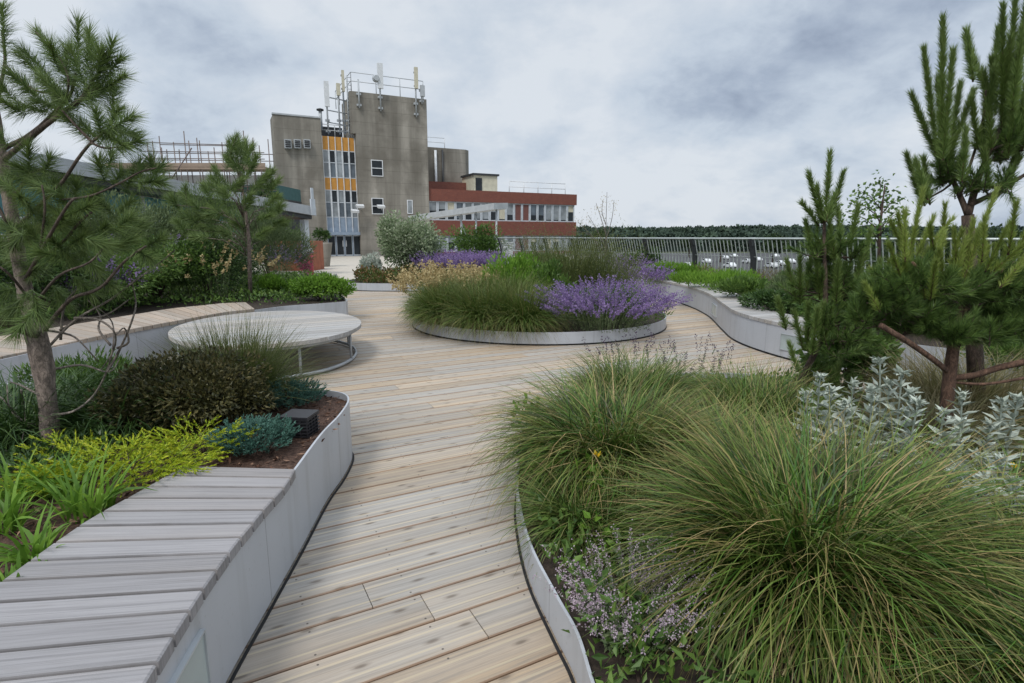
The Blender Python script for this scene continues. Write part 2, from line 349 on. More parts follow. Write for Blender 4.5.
def spline(pts, n=8, closed=False):
    P = np.array(pts, float); m = len(P); out = []
    for i in range(m if closed else m-1):
        g = (lambda k: P[k % m]) if closed else (lambda k: P[min(max(k, 0), m-1)])
        p0, p1, p2, p3 = g(i-1), g(i), g(i+1), g(i+2)
        for j in range(n):
            t = j/n; out.append(.5*((2*p1)+(-p0+p2)*t+(2*p0-5*p1+4*p2-p3)*t*t+(-p0+3*p1-3*p2+p3)*t**3))
    if not closed: out.append(P[-1])
    return np.array(out)
def wall_ribbon(mb, line, z0, z1, th, closed=False):
    """upright sheet-metal wall of thickness th along a 2-D line (inner face to the left of travel)"""
    P = np.array(line, float)[:, :2]; m = len(P)
    if closed: tg = np.roll(P, -1, 0)-np.roll(P, 1, 0)
    else: tg = np.gradient(P, axis=0)
    tg /= np.linalg.norm(tg, axis=1)[:, None]; nrm = np.stack([-tg[:, 1], tg[:, 0]], 1)
    I = P+nrm*th
    s_ = np.concatenate([[0], np.cumsum(np.linalg.norm(np.diff(P, axis=0), axis=1))])
    V = []; A = []
    for ring, z in ((P, z0), (P, z1), (I, z1), (I, z0)):
        V.append(np.column_stack([ring, np.full(m, z)])); A.append(np.column_stack([np.zeros(m), np.full(m, z), s_]))
    V = np.concatenate(V); A = np.concatenate(A); Fq = []
    for i in range(m if closed else m-1):
        j = (i+1) % m
        for k in range(4): k2 = (k+1) % 4; Fq.append((k*m+i, k*m+j, k2*m+j, k2*m+i))
    if not closed: Fq += [(0, m, 2*m, 3*m), (m-1, 4*m-1, 3*m-1, 2*m-1)]
    mb.add(V, Fq, A); return I
def poly_sheet(name, pts, z, mat, parent=None, grid=None, bumpy=0.0):
    import bmesh
    bm = bmesh.new(); vs = [bm.verts.new((p[0], p[1], z)) for p in pts]; f = bm.faces.new(vs); f.normal_update()
    if f.normal.z < 0: f.normal_flip()
    bmesh.ops.triangulate(bm, faces=[f])
    me = bpy.data.meshes.new(name); bm.normal_update(); bm.to_mesh(me); bm.free(); me.materials.append(M[mat])
    o = bpy.data.objects.new(name, me); sc.collection.objects.link(o)
    if parent: o.parent = parent
    return o
def inside(p, poly):
    x, y = p[0], p[1]; c = False; n = len(poly)
    for i in range(n):
        x1, y1 = poly[i][:2]; x2, y2 = poly[(i+1) % n][:2]
        if (y1 > y) != (y2 > y) and x < (x2-x1)*(y-y1)/(y2-y1)+x1: c = not c
    return c
# ------------------------------------------------------------------ plant generators
def unit(v): return v/(np.linalg.norm(v, axis=-1, keepdims=True)+1e-9)
def blades(mb, P, az, e0, e1, Ln, wd, seg=5, pw=1.0, curl=None):
    P = np.asarray(P, float); n = len(P); t = np.linspace(0, 1, seg+1)
    B = lambda a: np.broadcast_to(np.asarray(a, float), (n,))
    az, e0, e1, Ln, wd = map(B, (az, e0, e1, Ln, wd)); cu = B(curl if curl is not None else rng.normal(0, .55, n))
    tm = (t[:-1]+t[1:])/2
    el = e0[:, None]+(e1-e0)[:, None]*tm[None]**pw; aa = az[:, None]+cu[:, None]*tm[None]
    d = np.stack([np.cos(el)*np.cos(aa), np.cos(el)*np.sin(aa), np.sin(el)], -1)*(Ln/seg)[:, None, None]
    C = np.concatenate([P[:, None], P[:, None]+np.cumsum(d, 1)], 1)
    tw = rng.uniform(-.8, .8, n)
    sd_ = np.stack([-np.sin(az)*np.cos(tw), np.cos(az)*np.cos(tw), np.sin(tw)], -1)
    prof = np.clip((1-t**2.2), .04, 1)*(.55+.45*np.minimum(t*4, 1))
    W = (wd[:, None]*prof[None]/2)[:, :, None]*sd_[:, None]
    V = np.stack([C-W, C+W], 2).reshape(-1, 3)
    rn = rng.random(n); k = rng.random(n)
    A = np.zeros((n, seg+1, 2, 3)); A[..., 0] = rn[:, None, None]; A[..., 1] = t[None, :, None]; A[..., 2] = k[:, None, None]
    b = (np.arange(n)*(seg+1)*2)[:, None]+(np.arange(seg)*2)[None]; b = b.ravel()
    mb.add(V, np.stack([b, b+1, b+3, b+2], 1), A.reshape(-1, 3)); return C
def leaves(mb, P, D, Ln, wd, fold=.25, rn=None, up=None):
    """pointed leaves folded along the midrib"""
    P = np.asarray(P, float); n = len(P); D = unit(np.asarray(D, float)); Ln = np.broadcast_to(Ln, (n,)); wd = np.broadcast_to(wd, (n,))
    r = rng.normal(size=(n, 3)) if up is None else np.asarray(up)+rng.normal(size=(n, 3))*.35
    S = unit(np.cross(D, r)); U = unit(np.cross(S, D))
    mid = P+D*(Ln*.45)[:, None]
    V = np.stack([P, mid+S*(wd/2)[:, None]+U*(wd*fold)[:, None], P+D*Ln[:, None]-U*(Ln*.08)[:, None], mid-S*(wd/2)[:, None]+U*(wd*fold)[:, None]], 1).reshape(-1, 3)
    rn = rng.random(n) if rn is None else rn
    A = np.zeros((n, 4, 3)); A[..., 0] = rn[:, None]; A[:, 2, 1] = 1; A[:, 1, 1] = A[:, 3, 1] = .45; A[..., 2] = rng.random(n)[:, None]
    b = np.arange(n)*4; mb.add(V, np.concatenate([np.stack([b, b+1, b+2], 1), np.stack([b, b+2, b+3], 1)]), A.reshape(-1, 3))
def needles(mb, a, b, n, Ln, ang0=1.1, ang1=.35, wd=.0016, bend=0.0):
    """a shoot from a to b clothed in needles; ang0 at its foot, ang1 at its tip (radians off the axis)"""
    a = np.asarray(a, float); b = np.asarray(b, float); ax = unit(b-a); t = rng.random(n)**.9
    ref = np.array((0, 0, 1.)) if abs(ax[2]) < .9 else np.array((1., 0, 0)); x = unit(np.cross(ax, ref)); y = np.cross(ax, x)
    ph = rng.uniform(0, 2*PI, n); rad = np.outer(np.cos(ph), x)+np.outer(np.sin(ph), y)
    g = (ang0+(ang1-ang0)*t+rng.normal(0, .13, n))[:, None]
    D = ax*np.cos(g)+rad*np.sin(g); P = a+np.outer(t, b-a)
    l = Ln*rng.uniform(.75, 1.1, n); S = unit(np.cross(D, rng.normal(size=(n, 3))))*wd
    tipp = P+D*l[:, None]
    tipp[:, 2] -= bend*l
    V = np.stack([P-S, P+S, tipp], 1).reshape(-1, 3)
    A = np.zeros((n, 3, 3)); A[..., 0] = np.clip(rng.random(n)*.8+rng.random()*.2, 0, 1)[:, None]; A[..., 1] = t[:, None]; A[..., 2] = rng.random(n)[:, None]
    k = np.arange(n)*3; mb.add(V, np.stack([k, k+1, k+2], 1), A.reshape(-1, 3))
def clump_points(c, r, n, lumps=14, shell=.75):
    """leaf positions gathered in uneven lumps through an ellipsoid; returns positions and outward directions"""
    c = np.array(c, float); r = np.array(r, float)
    d = unit(rng.normal(size=(lumps, 3))); d[:, 2] = np.abs(d[:, 2])*.9-.15
    ctr = d*rng.uniform(.35, .82, (lumps, 1)); lr = rng.uniform(.22, .46, lumps)
    k = rng.integers(0, lumps, n); u = unit(rng.normal(size=(n, 3))); rr = rng.random(n)**(1-shell)
    p = ctr[k]+u*(lr[k]*rr)[:, None]
    return c+p*r, unit(u*.8+unit(p)*.5+np.array((0, 0, .3))), k
def shrub(name, label, cat, base, r, n, size, mat, wratio=.45, lumps=16, group=None, stems=6, extra=None, shell=.75, upward=0.0):
    base = np.array(base, float); t_ = thing(name, label, cat, tuple(base), 0, group)
    mb = MB(); P, D, k = clump_points((0, 0, r[2]*.72), np.array(r)*np.array((1, 1, 1.18)), n, lumps, shell)
    ok = P[:, 2] > .01; P, D, k = P[ok], D[ok], k[ok]
    D = unit(D+np.array((0, 0, upward))+rng.normal(size=D.shape)*.45)
    kr = rng.random(lumps)*.35
    leaves(mb, P, D, size*rng.uniform(.6, 1.25, len(P)), size*wratio*rng.uniform(.7, 1.2, len(P)), rn=np.clip(kr[k]+rng.random(len(P))*.65, 0, 1))
    mb.build('foliage', mat, t_)
    if stems:
        sb = MB()
        for i in range(stems):
            a = rng.uniform(0, 2*PI); q = np.array((math.cos(a)*r[0]*.55, math.sin(a)*r[1]*.55, r[2]*rng.uniform(.8, 1.5)))
            sb.tube([(0, 0, -.02), q*np.array((.3, .3, .45)), q], [.014*r[2]+.004, .010*r[2]+.003, .003], 5)
        sb.build('stem', 'barkdark', t_)
    if extra: extra(t_)
    return t_
def grass_clump(name, label, base, n, Ln, wd, spread=.12, e0=(1.0, 1.5), e1=(-.9, .3), mat='grass', seg=6, lean=None, cat='grass clump', group=None, dead=0.0, pw=1.3, arc=None):
    base = np.array(base, float); t_ = thing(name, label, cat, tuple(base), 0, group)
    mb = MB(); a = rng.uniform(0, 2*PI, n) if arc is None else rng.uniform(arc[0], arc[1], n)
    rr = spread*np.sqrt(rng.random(n)); P = np.stack([np.cos(a)*rr, np.sin(a)*rr, np.zeros(n)], 1)
    az = a+rng.normal(0, .75, n)
    q = rng.random(n)
    E0 = e0[1]-(e0[1]-e0[0])*q+rng.normal(0, .12, n); E1 = e1[1]-(e1[1]-e1[0])*np.clip(q+rng.normal(0, .2, n), 0, 1)
    if lean is not None:
        P[:, :2] += 0; k = np.cos(az-lean[0])*lean[1]; E1 = E1-k*.5; L_ = Ln*rng.uniform(.6, 1.08, n)*(1+.15*k)
    else: L_ = Ln*rng.uniform(.55, 1.08, n)
    blades(mb, P, az, E0, E1, L_, wd*rng.uniform(.6, 1.2, n), seg, pw)
    mb.build('blades', mat, t_)
    if dead:
        db = MB(); m = int(n*dead); a = rng.uniform(0, 2*PI, m); rr = spread*1.1*np.sqrt(rng.random(m))
        blades(db, np.stack([np.cos(a)*rr, np.sin(a)*rr, np.zeros(m)], 1), a, rng.uniform(.3, 1.2, m), rng.uniform(-1.3, -.3, m), Ln*rng.uniform(.5, .95, m), wd*.7, seg, 1.0)
        db.build('dry_blades', 'grasstan', t_)
    return t_
def spikes(t_, base_pts, az, e0, e1, Ln, wd, stem_mat, fl_mat, fl_from=.5, nf=26, fl=.018, seg=5, fname='flower_spikes', width=.02):
    """stems with small florets along the upper part; leaves low down"""
    sb = MB(); C = blades(sb, base_pts, az, e0, e1, Ln, wd, seg, 1.0, rng.normal(0, .15, len(base_pts)))
    n = len(base_pts)
    lt = rng.random((n, 8)); fi = lt*seg*fl_from; i0 = np.clip(fi.astype(int), 0, seg-1); fr = fi-i0
    ii = np.arange(n)[:, None]; P = (C[ii, i0]*(1-fr[..., None])+C[ii, i0+1]*fr[..., None]).reshape(-1, 3)
    leaves(sb, P, unit(rng.normal(size=P.shape)+np.array((0, 0, .5))), .03*rng.uniform(.7, 1.3, len(P)), .013)
    sb.build('stems', stem_mat, t_)
    fb = MB(); lt = fl_from+(1-fl_from)*rng.random((n, nf)); lt = fl_from+(1-fl_from)*np.round((lt-fl_from)/(1-fl_from)*9)/9+rng.normal(0, .008, lt.shape); lt = np.clip(lt, 0, .9999)
    fi = lt*seg; i0 = fi.astype(int); fr = fi-i0; P = (C[ii, i0]*(1-fr[..., None])+C[ii, i0+1]*fr[..., None]).reshape(-1, 3)
    D = unit(rng.normal(size=P.shape)+np.array((0, 0, .4))); P = P+D*width*.35*rng.random((len(P), 1))
    leaves(fb, P, D, fl*rng.uniform(.6, 1.2, len(P)), fl*.7)
    fb.build(fname, fl_mat, t_)

# ================================================================== SETTING
FE0 = np.array((6.0, 14.0)); FD = np.array((-.92, 1.63))    # fence foot of post 0, step to the next post
def fpt(k): return FE0+FD*k
edge = [tuple(fpt(-8.5)+np.array((.25, .1))), tuple(fpt(7.6)+np.array((.25, .1)))]
TERR = [(-40, -8), (edge[0][0], -8), edge[0], edge[1], (3, 34), (9, 50), (9, 57), (-40, 45)]
# ground: one sheet to the horizon, 6 m below the roof terrace
g = MB(); g.add([(-3000, -300, -6.5), (3000, -300, -6.5), (3000, 5000, -6.5), (-3000, 5000, -6.5)], [(0, 1, 2, 3)]); tag(g.build('ground', 'ground'), kind='structure')
g = MB(); g.add([(25, 90, -6.49), (260, 90, -6.49), (260, 290, -6.49), (25, 290, -6.49)], [(0, 1, 2, 3)]); tag(g.build('road', 'asphalt'), kind='structure')
import bmesh
def prism(name, pts, z0, z1, mat, kind='structure', parent=None):
    bm = bmesh.new(); vs = [bm.verts.new((p[0], p[1], z0)) for p in pts]; f = bm.faces.new(vs)
    r = bmesh.ops.extrude_face_region(bm, geom=[f]); bmesh.ops.translate(bm, vec=(0, 0, z1-z0), verts=[q for q in r['geom'] if isinstance(q, bmesh.types.BMVert)])
    bmesh.ops.recalc_face_normals(bm, faces=bm.faces); me = bpy.data.meshes.new(name); bm.to_mesh(me); bm.free(); me.materials.append(M[mat] if isinstance(mat, str) else mat)
    o = bpy.data.objects.new(name, me); sc.collection.objects.link(o)
    if parent: o.parent = parent
    elif kind: tag(o, kind=kind)
    return o
prism('roof_terrace', TERR, -6.4, -.034, 'slab')
prism('path', [(-24, 20.5), (-2.6, 20.5), (-1.6, 26), (3, 34.5), (8, 50), (-24, 47)], -.03, .004, 'path')
# deck boards, each a real board with a gap, laid 28 degrees off the view axis
def deck():
    th = math.radians(28); ux = np.array((math.cos(th), math.sin(th))); uy = np.array((-math.sin(th), math.cos(th)))
    pitch = .203; gap = .007; mb = MB(); rows = range(-70, 140)
    ring = [(-20, -4), (12.5, -4), (12.5, 2), (5.6, 14.0), (-1.2, 26), (-2.6, 20.5), (-20, 20.5)]
    ring = [(-20, -4), (12.5, -4), (12.3, 2), (2.0, 20.4), (-20, 20.4)]
    V = []; A = []
    for r in rows:
        y0 = r*pitch; x = -30+random.uniform(0, 4)
        while x < 26:
            ln = random.choice((3.0, 3.6, 4.2, 4.8)); a, b = x+.002, x+ln-.002; x += ln
            # clip lengthwise to the deck outline by sampling
            s_ = np.linspace(a, b, 13); ok = [inside(ux*q+uy*(y0+pitch/2), ring) for q in s_]
            if not any(ok): continue
            a = s_[ok.index(True)]; b = s_[len(ok)-1-ok[::-1].index(True)]
            if b-a < .3: continue
            y1 = y0+pitch-gap; z = random.uniform(-.0012, .0012); c = .004; rn = random.random()
            prof = [(y0, -.028), (y0, z-c), (y0+c, z), (y1-c, z), (y1, z-c), (y1, -.028)]
            P = []; at = []
            for q in (a, b):
                for (yy, zz_) in prof:
                    p = ux*q+uy*yy; P.append((p[0], p[1], zz_)); at.append((rn, (yy-y0)/(y1-y0), q))
            Fq = [(i, i+1, i+7, i+6) for i in range(5)]
            mb.add(P, [(f[0], f[3], f[2], f[1]) for f in Fq], at); o = mb.n-12
            mb.Qd.append(np.array([(0, 1, 2, 3), (0, 3, 4, 5), (6, 9, 8, 7), (6, 11, 10, 9)])+o)
            # screw heads
    return tag(mb.build('deck', 'deck'), kind='structure')
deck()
# ================================================================== PLANTERS
def planter(name, label, line, z1, closed=False, soil_poly=None, soil_z=None, th=.012, mat='soil', inner_left=True):
    """metal wall standing on a recessed black plinth, with its soil"""
    t_ = thing(name, label, 'planter', (float(line[0][0]), float(line[0][1]), 0))
    off = np.array((line[0][0], line[0][1], 0.))
    P = np.array(line)[:, :2]
    if not inner_left: P = P[::-1]
    mb = MB(); wall_ribbon(mb, P, .022, z1, th, closed); w_ = mb.build('wall', 'metal', t_, False, None)
    for o in (w_,): o.location = -off
    tg = (np.roll(P, -1, 0)-np.roll(P, 1, 0)) if closed else np.gradient(P, axis=0); tg = unit(tg); I = P+np.stack([-tg[:, 1], tg[:, 0]], 1)*.012
    mb = MB(); wall_ribbon(mb, I, .001, .024, .05, closed); o = mb.build('plinth', 'black', t_); o.location = -off
    mb = MB(); wall_ribbon(mb, P-np.stack([-tg[:, 1], tg[:, 0]], 1)*.013, .002, .006, .0125, closed); o = mb.build('gap_strip', 'black', t_); o.location = -off
    if soil_poly is None: soil_poly = P+np.stack([-tg[:, 1], tg[:, 0]], 1)*(th*.5)
    o = poly_sheet('soil', soil_poly, soil_z if soil_z is not None else z1-.05, mat, t_); o.location = -off
    t_['_'] = 0; del t_['_']
    return t_, off
def slats(parent, off, R, Lf, z, th, mat, name='bench_top', gap=.010):
    """bench slats between two matching lists of end points"""
    mb = MB()
    for i in range(len(R)-1):
        r0, r1, l0, l1 = [np.array(p[:2], float) for p in (R[i], R[i+1], Lf[i], Lf[i+1])]
        wv = np.linalg.norm(r1-r0); g_ = gap/max(wv, .02)/2
        a, b = r0+(r1-r0)*g_, r1+(r0-r1)*g_; c, d = l1+(l0-l1)*g_, l0+(l1-l0)*g_
        dz = random.uniform(-.0015, .0015); rn = random.random(); Ln = np.linalg.norm(l0-r0); e = .005
        ring = [a, b, c, d]; ctr = sum(ring)/4
        V = []; A = []
        for zz_, sh in ((z-th, 0), (z-e, 0), (z, 1)):
            for k, p in enumerate(ring):
                if sh: p = p+unit(ctr-p)*e*1.2
                V.append((p[0], p[1], zz_+dz)); A.append((rn, (.0, 1., 1., .0)[k], (0, 0, Ln, Ln)[k]))
        Fq = []
        for lv in (0, 4):
            for k in range(4): k2 = (k+1) % 4; Fq.append((lv+k, lv+k2, lv+4+k2, lv+4+k))
        Fq += [(8, 9, 10, 11), (3, 2, 1, 0)]; mb.add(V, Fq, A)
    o = mb.build(name, mat, parent); o.location = -off; return o
def resample(P, n):
    P = np.array(P, float)[:, :2]; s_ = np.concatenate([[0], np.cumsum(np.linalg.norm(np.diff(P, axis=0), axis=1))]); t = np.linspace(0, s_[-1], n)
    return np.stack([np.interp(t, s_, P[:, 0]), np.interp(t, s_, P[:, 1])], 1)
def light_panel(parent, off, a, b, z0, z1):
    """recessed wall light: frame and frosted pane, a and b on the wall face, pane facing right of a->b"""
    a = np.array(a[:2]); b = np.array(b[:2]); d = unit(b-a); nn = np.array((d[1], -d[0]))
    R = np.array([(d[0], nn[0], 0), (d[1], nn[1], 0), (0, 0, 1)]); m = (a+b)/2; L_ = np.linalg.norm(b-a); zc = (z0+z1)/2
    fb = MB()
    for s_ in (-1, 1):
        c = m+d*s_*L_/2; fb.box((c[0]+nn[0]*.004, c[1]+nn[1]*.004, zc), (.008, .022, z1-z0+.008), R=R)
        fb.box((m[0]+nn[0]*.004, m[1]+nn[1]*.004, zc+s_*(z1-z0)/2), (L_-.009, .021, .008), R=R)
    f = fb.build('light_panel', 'steel', parent); f.location = -off
    gb = MB(); gb.box((m[0], m[1], zc), (L_-.008, .018, z1-z0-.008), R=R); gb.build('pane', 'frost', f)

# --- planter 1, near left, with bench
BR = [G(*q, .46)[:2] for q in [(290,470),(283,482),(274,494),(261,506),(252,518),(241,530),(230,543),(217,560),(204,578),(190,598),(177,618),(162,641),(147,665)]]
BL = [G(*q, .46)[:2] for q in [(185,467),(165,478),(142,491),(119,504),(93,518),(68,534),(42,553),(13,574),(-16,595),(-50,620),(-85,645),(-120,672),(-160,700)]]
BR = list(resample(BR, 13)); BL = list(resample(BL, 13))
dR = BR[-1]-BR[-2]; dL = BL[-1]-BL[-2]
for i in range(9): BR.append(BR[-1]+dR); BL.append(BL[-1]+dL*.8+np.array((.02, 0)))
face = [BR[-1]+np.array((.015, 0))]+[p+np.array((.015, 0)) for p in BR[::-3]]
tip = [G(*q, .45)[:2] for q in [(322,434), (340,415), (349,401), (346,394), (332,390.5), (305,388.5)]]
line1 = spline(np.array([*[(p[0]+.018, p[1]) for p in (BR[-1], BR[15], BR[9], BR[4], BR[0])], *tip, (-2.3, 4.28), (-3.2, 4.4), (-4.3, 4.3), (-5.4, 4.0)]), 8)
poly1 = [tuple(p) for p in line1]+[(-6, 3.5), (-6, .3), (-1.3, .3)]
pl1, off1 = planter('bench_planter', 'nearest grey metal planter, its silvery slatted bench top above a wall light', line1, .45, soil_poly=poly1, soil_z=.40, mat='mulch')
slats(pl1, off1, [p+np.array((.028, 0)) for p in BR], BL, .468, .045, 'slat', gap=.014)
fb = MB(); wall_ribbon(fb, np.array(BL)[1:], .36, .42, .02); o = fb.build('bench_rim', 'black', pl1); o.location = -off1
def on_line(line, y, side=0):
    P = np.array(line); i = np.argmin(np.abs(P[:30, 1]-y)); return P[i]
wa = G(160, 683, .08); 
lp = [p for p in line1 if 1.2 < p[1] < 1.85]
light_panel(pl1, off1, (np.interp(1.28, line1[:60,1], line1[:60,0])+.002, 1.28), (np.interp(1.62, line1[:60,1], line1[:60,0])+.002, 1.62), .10, .34)

# --- planter 2, left behind, with bench
T2 = [G(*q, .45)[:2] for q in [(66,345),(117,333),(176,322),(225,313),(254,310),(285,306),(320,303.5),(346,301.5)]]
line2 = spline([(-5.1, 3.9), (-4.9, 5.0), *T2[:-1]], 8).tolist()+[tuple(T2[-1])]
line2 = line2+spline([(-3.05, 10.35), (-3.6, 11.6), (-4.9, 14), (-5.6, 18.0)], 5).tolist()
poly2 = [tuple(p) for p in line2]+[(-15, 19), (-15, 4)]
pl2, off2 = planter('bench_planter', 'long grey planter behind the round table with a pale tan bench top', line2, .45, soil_poly=poly2, soil_z=.40)
f2 = resample([(-5.1, 3.9), (-4.85, 5.96), *T2[1:5]], 38); bk = resample([(-6.4, 3.9), (-5.95, 6.3), (-5.7, 7.63), (-5.5, 8.91), (-5.0, 9.7), tuple(G(246, 303.5, .45)[:2])], 38)
f2 = f2+np.array((.012, 0)); slats(pl2, off2, f2[::-1], bk[::-1], .472, .05, 'slat_tan')
# --- centre round planter
cc = np.array((.5, 10.6)); rc = 2.36
aa = np.linspace(0, 2*PI, 96, endpoint=False); lineC = np.stack([cc[0]+rc*np.cos(aa), cc[1]+rc*np.sin(aa)], 1)
plC, offC = planter('round_planter', 'round grey metal planter on the open deck, full of grass and purple flowers', lineC, .20, True, soil_z=.15)
# --- planter on the right, with curved bench
TR = [G(*q, .45)[:2] for q in [(678.6,285),(708,295),(722.5,305.4),(733,313),(743,318.6),(766,324.5),(796,329)]]
lineR = [(3.75, 19.5), (3.78, 16.57), (4.12, 13.67), (4.05, 11.6), (3.68, 9.7), (3.50, 8.75), (3.50, 8.05), (3.62, 7.4), (3.80, 6.95), (4.2, 6.2), (5.0, 5.4), (6.2, 4.7), (8.0, 4.0), (12, 3)]
lineRs = spline(lineR, 10)
fl_ = fpt(7.3); polyR = [tuple(p) for p in lineRs]+[tuple(fpt(-6.3)), tuple(fpt(1.2))]+[(4.6, 17.5), (4.2, 19.5)]
plR, offR = planter('bench_planter', 'grey planter under the railing with an S curved pale timber bench top', lineRs, .45, soil_poly=polyR, soil_z=.40)
k1 = [i for i, p in enumerate(lineRs) if p[1] > 6.9]; frR = resample(lineRs[k1], 92)
bkR = resample(spline([(4.15, 19.5), (4.35, 16.9), (4.86, 14.6), (4.88, 12.85), (4.54, 11.2), (4.25, 9.9), (4.10, 9.0), (4.12, 8.2), (4.25, 7.7), (4.45, 7.25)], 8), 92)
frR = frR-np.array((.012, 0)); slats(plR, offR, frR, bkR, .472, .05, 'slat_far', gap=.012)
def lr(y): i = np.argmin(np.abs(lineRs[:, 1]-y)); return lineRs[i]
for ya, yb in ((7.42, 7.05), (10.9, 10.35)):
    a_, b_ = lr(ya), lr(yb); light_panel(plR, offR, b_-np.array((.006, 0)), a_-np.array((.006, 0)), .10, .34) if False else light_panel(plR, offR, a_+np.array((-.004, 0)), b_+np.array((-.004, 0)), .12, .33)
# --- planter front right
F0 = [G(*q)[:2] for q in [(519,490),(518,515),(519,541),(530,586),(555,641),(575,683)]]
lineF = spline([(.34, 1.0), (.26, 1.5), F0[5], F0[4], F0[3], F0[2], (.03, 3.2), (.12, 4.0), (.45, 4.8), (1.0, 5.35), (1.8, 5.7), (2.7, 5.6), (3.3, 5.0), (3.7, 4.3), (4.5, 3.6), (6, 2.9), (8, 2.3)], 8)[::-1]
polyF = [tuple(p) for p in lineF]+[(.36, -.5), (8, -.5)]
plF, offF = planter('curved_planter', 'low curved metal planter in the right foreground filled with fountain grass', lineF, .20, soil_poly=polyF, soil_z=.15)
# --- planter far behind the round one
lineB = spline([(-5.25, 18.2), (-5.15, 17.3), (-4.5, 16.85), (-3.4, 16.7), (-2.0, 16.7), (-.6, 17.0), (.8, 17.8), (1.7, 19.3), (1.4, 21.5), (0, 24.0), (-2.6, 23.6), (-4.6, 21)], 6, True)
plB, offB = planter('curved_planter', 'grey planter far down the deck carrying the big pale shrub', lineB, .24, True, soil_z=.18)

# ================================================================== ROUND TABLE
tc_ = np.array((-3.02, 7.35)); 
ctrT = thing('round_platform_table', 'big round slatted timber table on a grey tube frame standing on the deck', 'table', (-3.22, 7.38, 0), .40)
ctrT.scale = (.79, 1.02, 1)
def round_table():
    a_ = 1.18; b_ = 1.62; ang = math.radians(20)
    mb = MB(); th = math.radians(28)-.40; n = 18
    ux = np.array((math.cos(th), math.sin(th))); uy = np.array((-math.sin(th), math.cos(th))); Rr = 1.5; wd = 2*Rr/n
    for i in range(n):
        y0 = -Rr+i*wd+.007; y1 = y0+wd-.014; rn = random.random(); ys = np.linspace(y0, y1, 6); hs = np.sqrt(np.maximum(Rr*Rr-ys**2, .002))
        V = []; A = []
        for z in (.405, .452):
            for sgn in (-1, 1):
                for y, h in zip(ys, hs):
                    p = ux*h*sgn*SXT+uy*y*SYT; V.append((p[0], p[1], z)); A.append((rn, (y-y0)/(y1-y0), h*sgn+Rr))
        Fq = []
        for j in range(5):
            Fq += [(12+j, 12+j+1, 18+j+1, 18+j)][:1]; Fq += [(j, 6+j, 6+j+1, j+1), (j, j+1, 12+j+1, 12+j), (6+j, 18+j, 18+j+1, 6+j+1)]
        Fq += [(0, 12, 18, 6), (5, 11, 23, 17)]
        mb.add(V, Fq, A)
    mb.build('tabletop', 'slat_far', ctrT)
SXT = .98; SYT = .98
round_table()
cir = lambda r, z, n=64: [(r*math.cos(q), r*math.sin(q), z) for q in np.linspace(0, 2*PI, n+1)]
MB().tube(cir(1.36, .035), .022, 6).build('foot_ring', 'steel', ctrT, True)
MB().tube(cir(1.36, .375), .022, 6).build('top_ring', 'steel', ctrT, True)
for i in range(8):
    a = i*PI/4+.28-PI/8*0
    MB().tube([(1.36*math.cos(a), 1.36*math.sin(a), .035), (1.36*math.cos(a), 1.36*math.sin(a), .375)], .02, 8).build('leg', 'steel', ctrT, True)
cb = MB()
for a in (.28, .28+PI/2): cb.bar((-1.36*math.cos(a), -1.36*math.sin(a), .375), (1.36*math.cos(a), 1.36*math.sin(a), .375), .04, .04)
cb.build('cross_brace', 'steel', ctrT)

# ================================================================== VENT BOX
vp = G(301, 432, .42); vb = thing('louvred_box', 'small black louvred plastic box sitting on the bark mulch', 'garden box', (vp[0]-.01, vp[1]+.02, .40), -.12)
vb.scale = (.92, .92, .8)
m_ = MB(); m_.bb(-.085, .085, -.075, .075, .0, .135); m_.build('body', 'blackplastic', vb)
m_ = MB(); m_.bb(-.098, .098, -.088, .088, .152, .168); m_.build('lid', 'blackplastic', vb)
m_ = MB()
for k in range(6): m_.box((0, 0, .012+k*.026), (.192, .172, .008))
for q in (-.09, -.045, 0, .045, .09): m_.bb(q-.004, q+.004, -.0845, -.0775, .004, .1515)
for q in (-.06, -.02, .02, .06): m_.bb(.0875, .0945, q-.004, q+.004, .004, .1515)
m_.build('louvres', 'blackplastic', vb)
# loose bark chips in the near bed
cb = MB(); n = 3200; P = []
while len(P) < n:
    p = (random.uniform(-3.4, -1.1), random.uniform(1.6, 4.3))
    if inside(p, poly1): P.append((p[0], p[1], .405+random.random()*.012))
D = rng.normal(size=(n, 3))*np.array((1, 1, .22)); leaves(cb, P, D, rng.uniform(.018, .06, n), rng.uniform(.008, .018, n), .05)
tag(cb.build('bark_mulch', 'chips'), kind='stuff', label='reddish brown bark chips scattered over the near bed', cat='mulch')

# ================================================================== RAILING
fn = thing('railing', 'long terrace railing with steel balusters and curved black posts', 'railing', (FE0[0], FE0[1], 0))
fo = np.array((FE0[0], FE0[1], 0.)); RT = 1.56; BOT = .42; inw = unit(np.array((-FD[1], FD[0])))  # towards the deck
inw = -np.array((FD[1], -FD[0]))/np.linalg.norm(FD)
KS = list(range(-6, 8))
def at3(k, lean, z): p = fpt(k)+inw*lean; return np.array((p[0], p[1], z))-fo
mb = MB(); mb.tube([at3(k, .20, RT) for k in (KS[0], KS[-1])], .026, 8); mb.build('top_rail', 'rail', fn, True)
mb = MB(); mb.bar(at3(KS[0], .02, BOT+.08), at3(KS[-1], .02, BOT+.08), .03, .03); mb.build('bottom_rail', 'rail', fn)
for k in KS:
    pr = [(.06, .1), (0.0, .45), (.015, .8), (.06, 1.15), (.13, 1.40), (.19, 1.56)]
    mb = MB()
    for (l0, z0), (l1, z1) in zip(pr[:-1], pr[1:]): mb.bar(at3(k, l0-.02, z0), at3(k, l1-.02, z1+.012), .095, .14)
    mb.build('post', 'darkpost', fn)
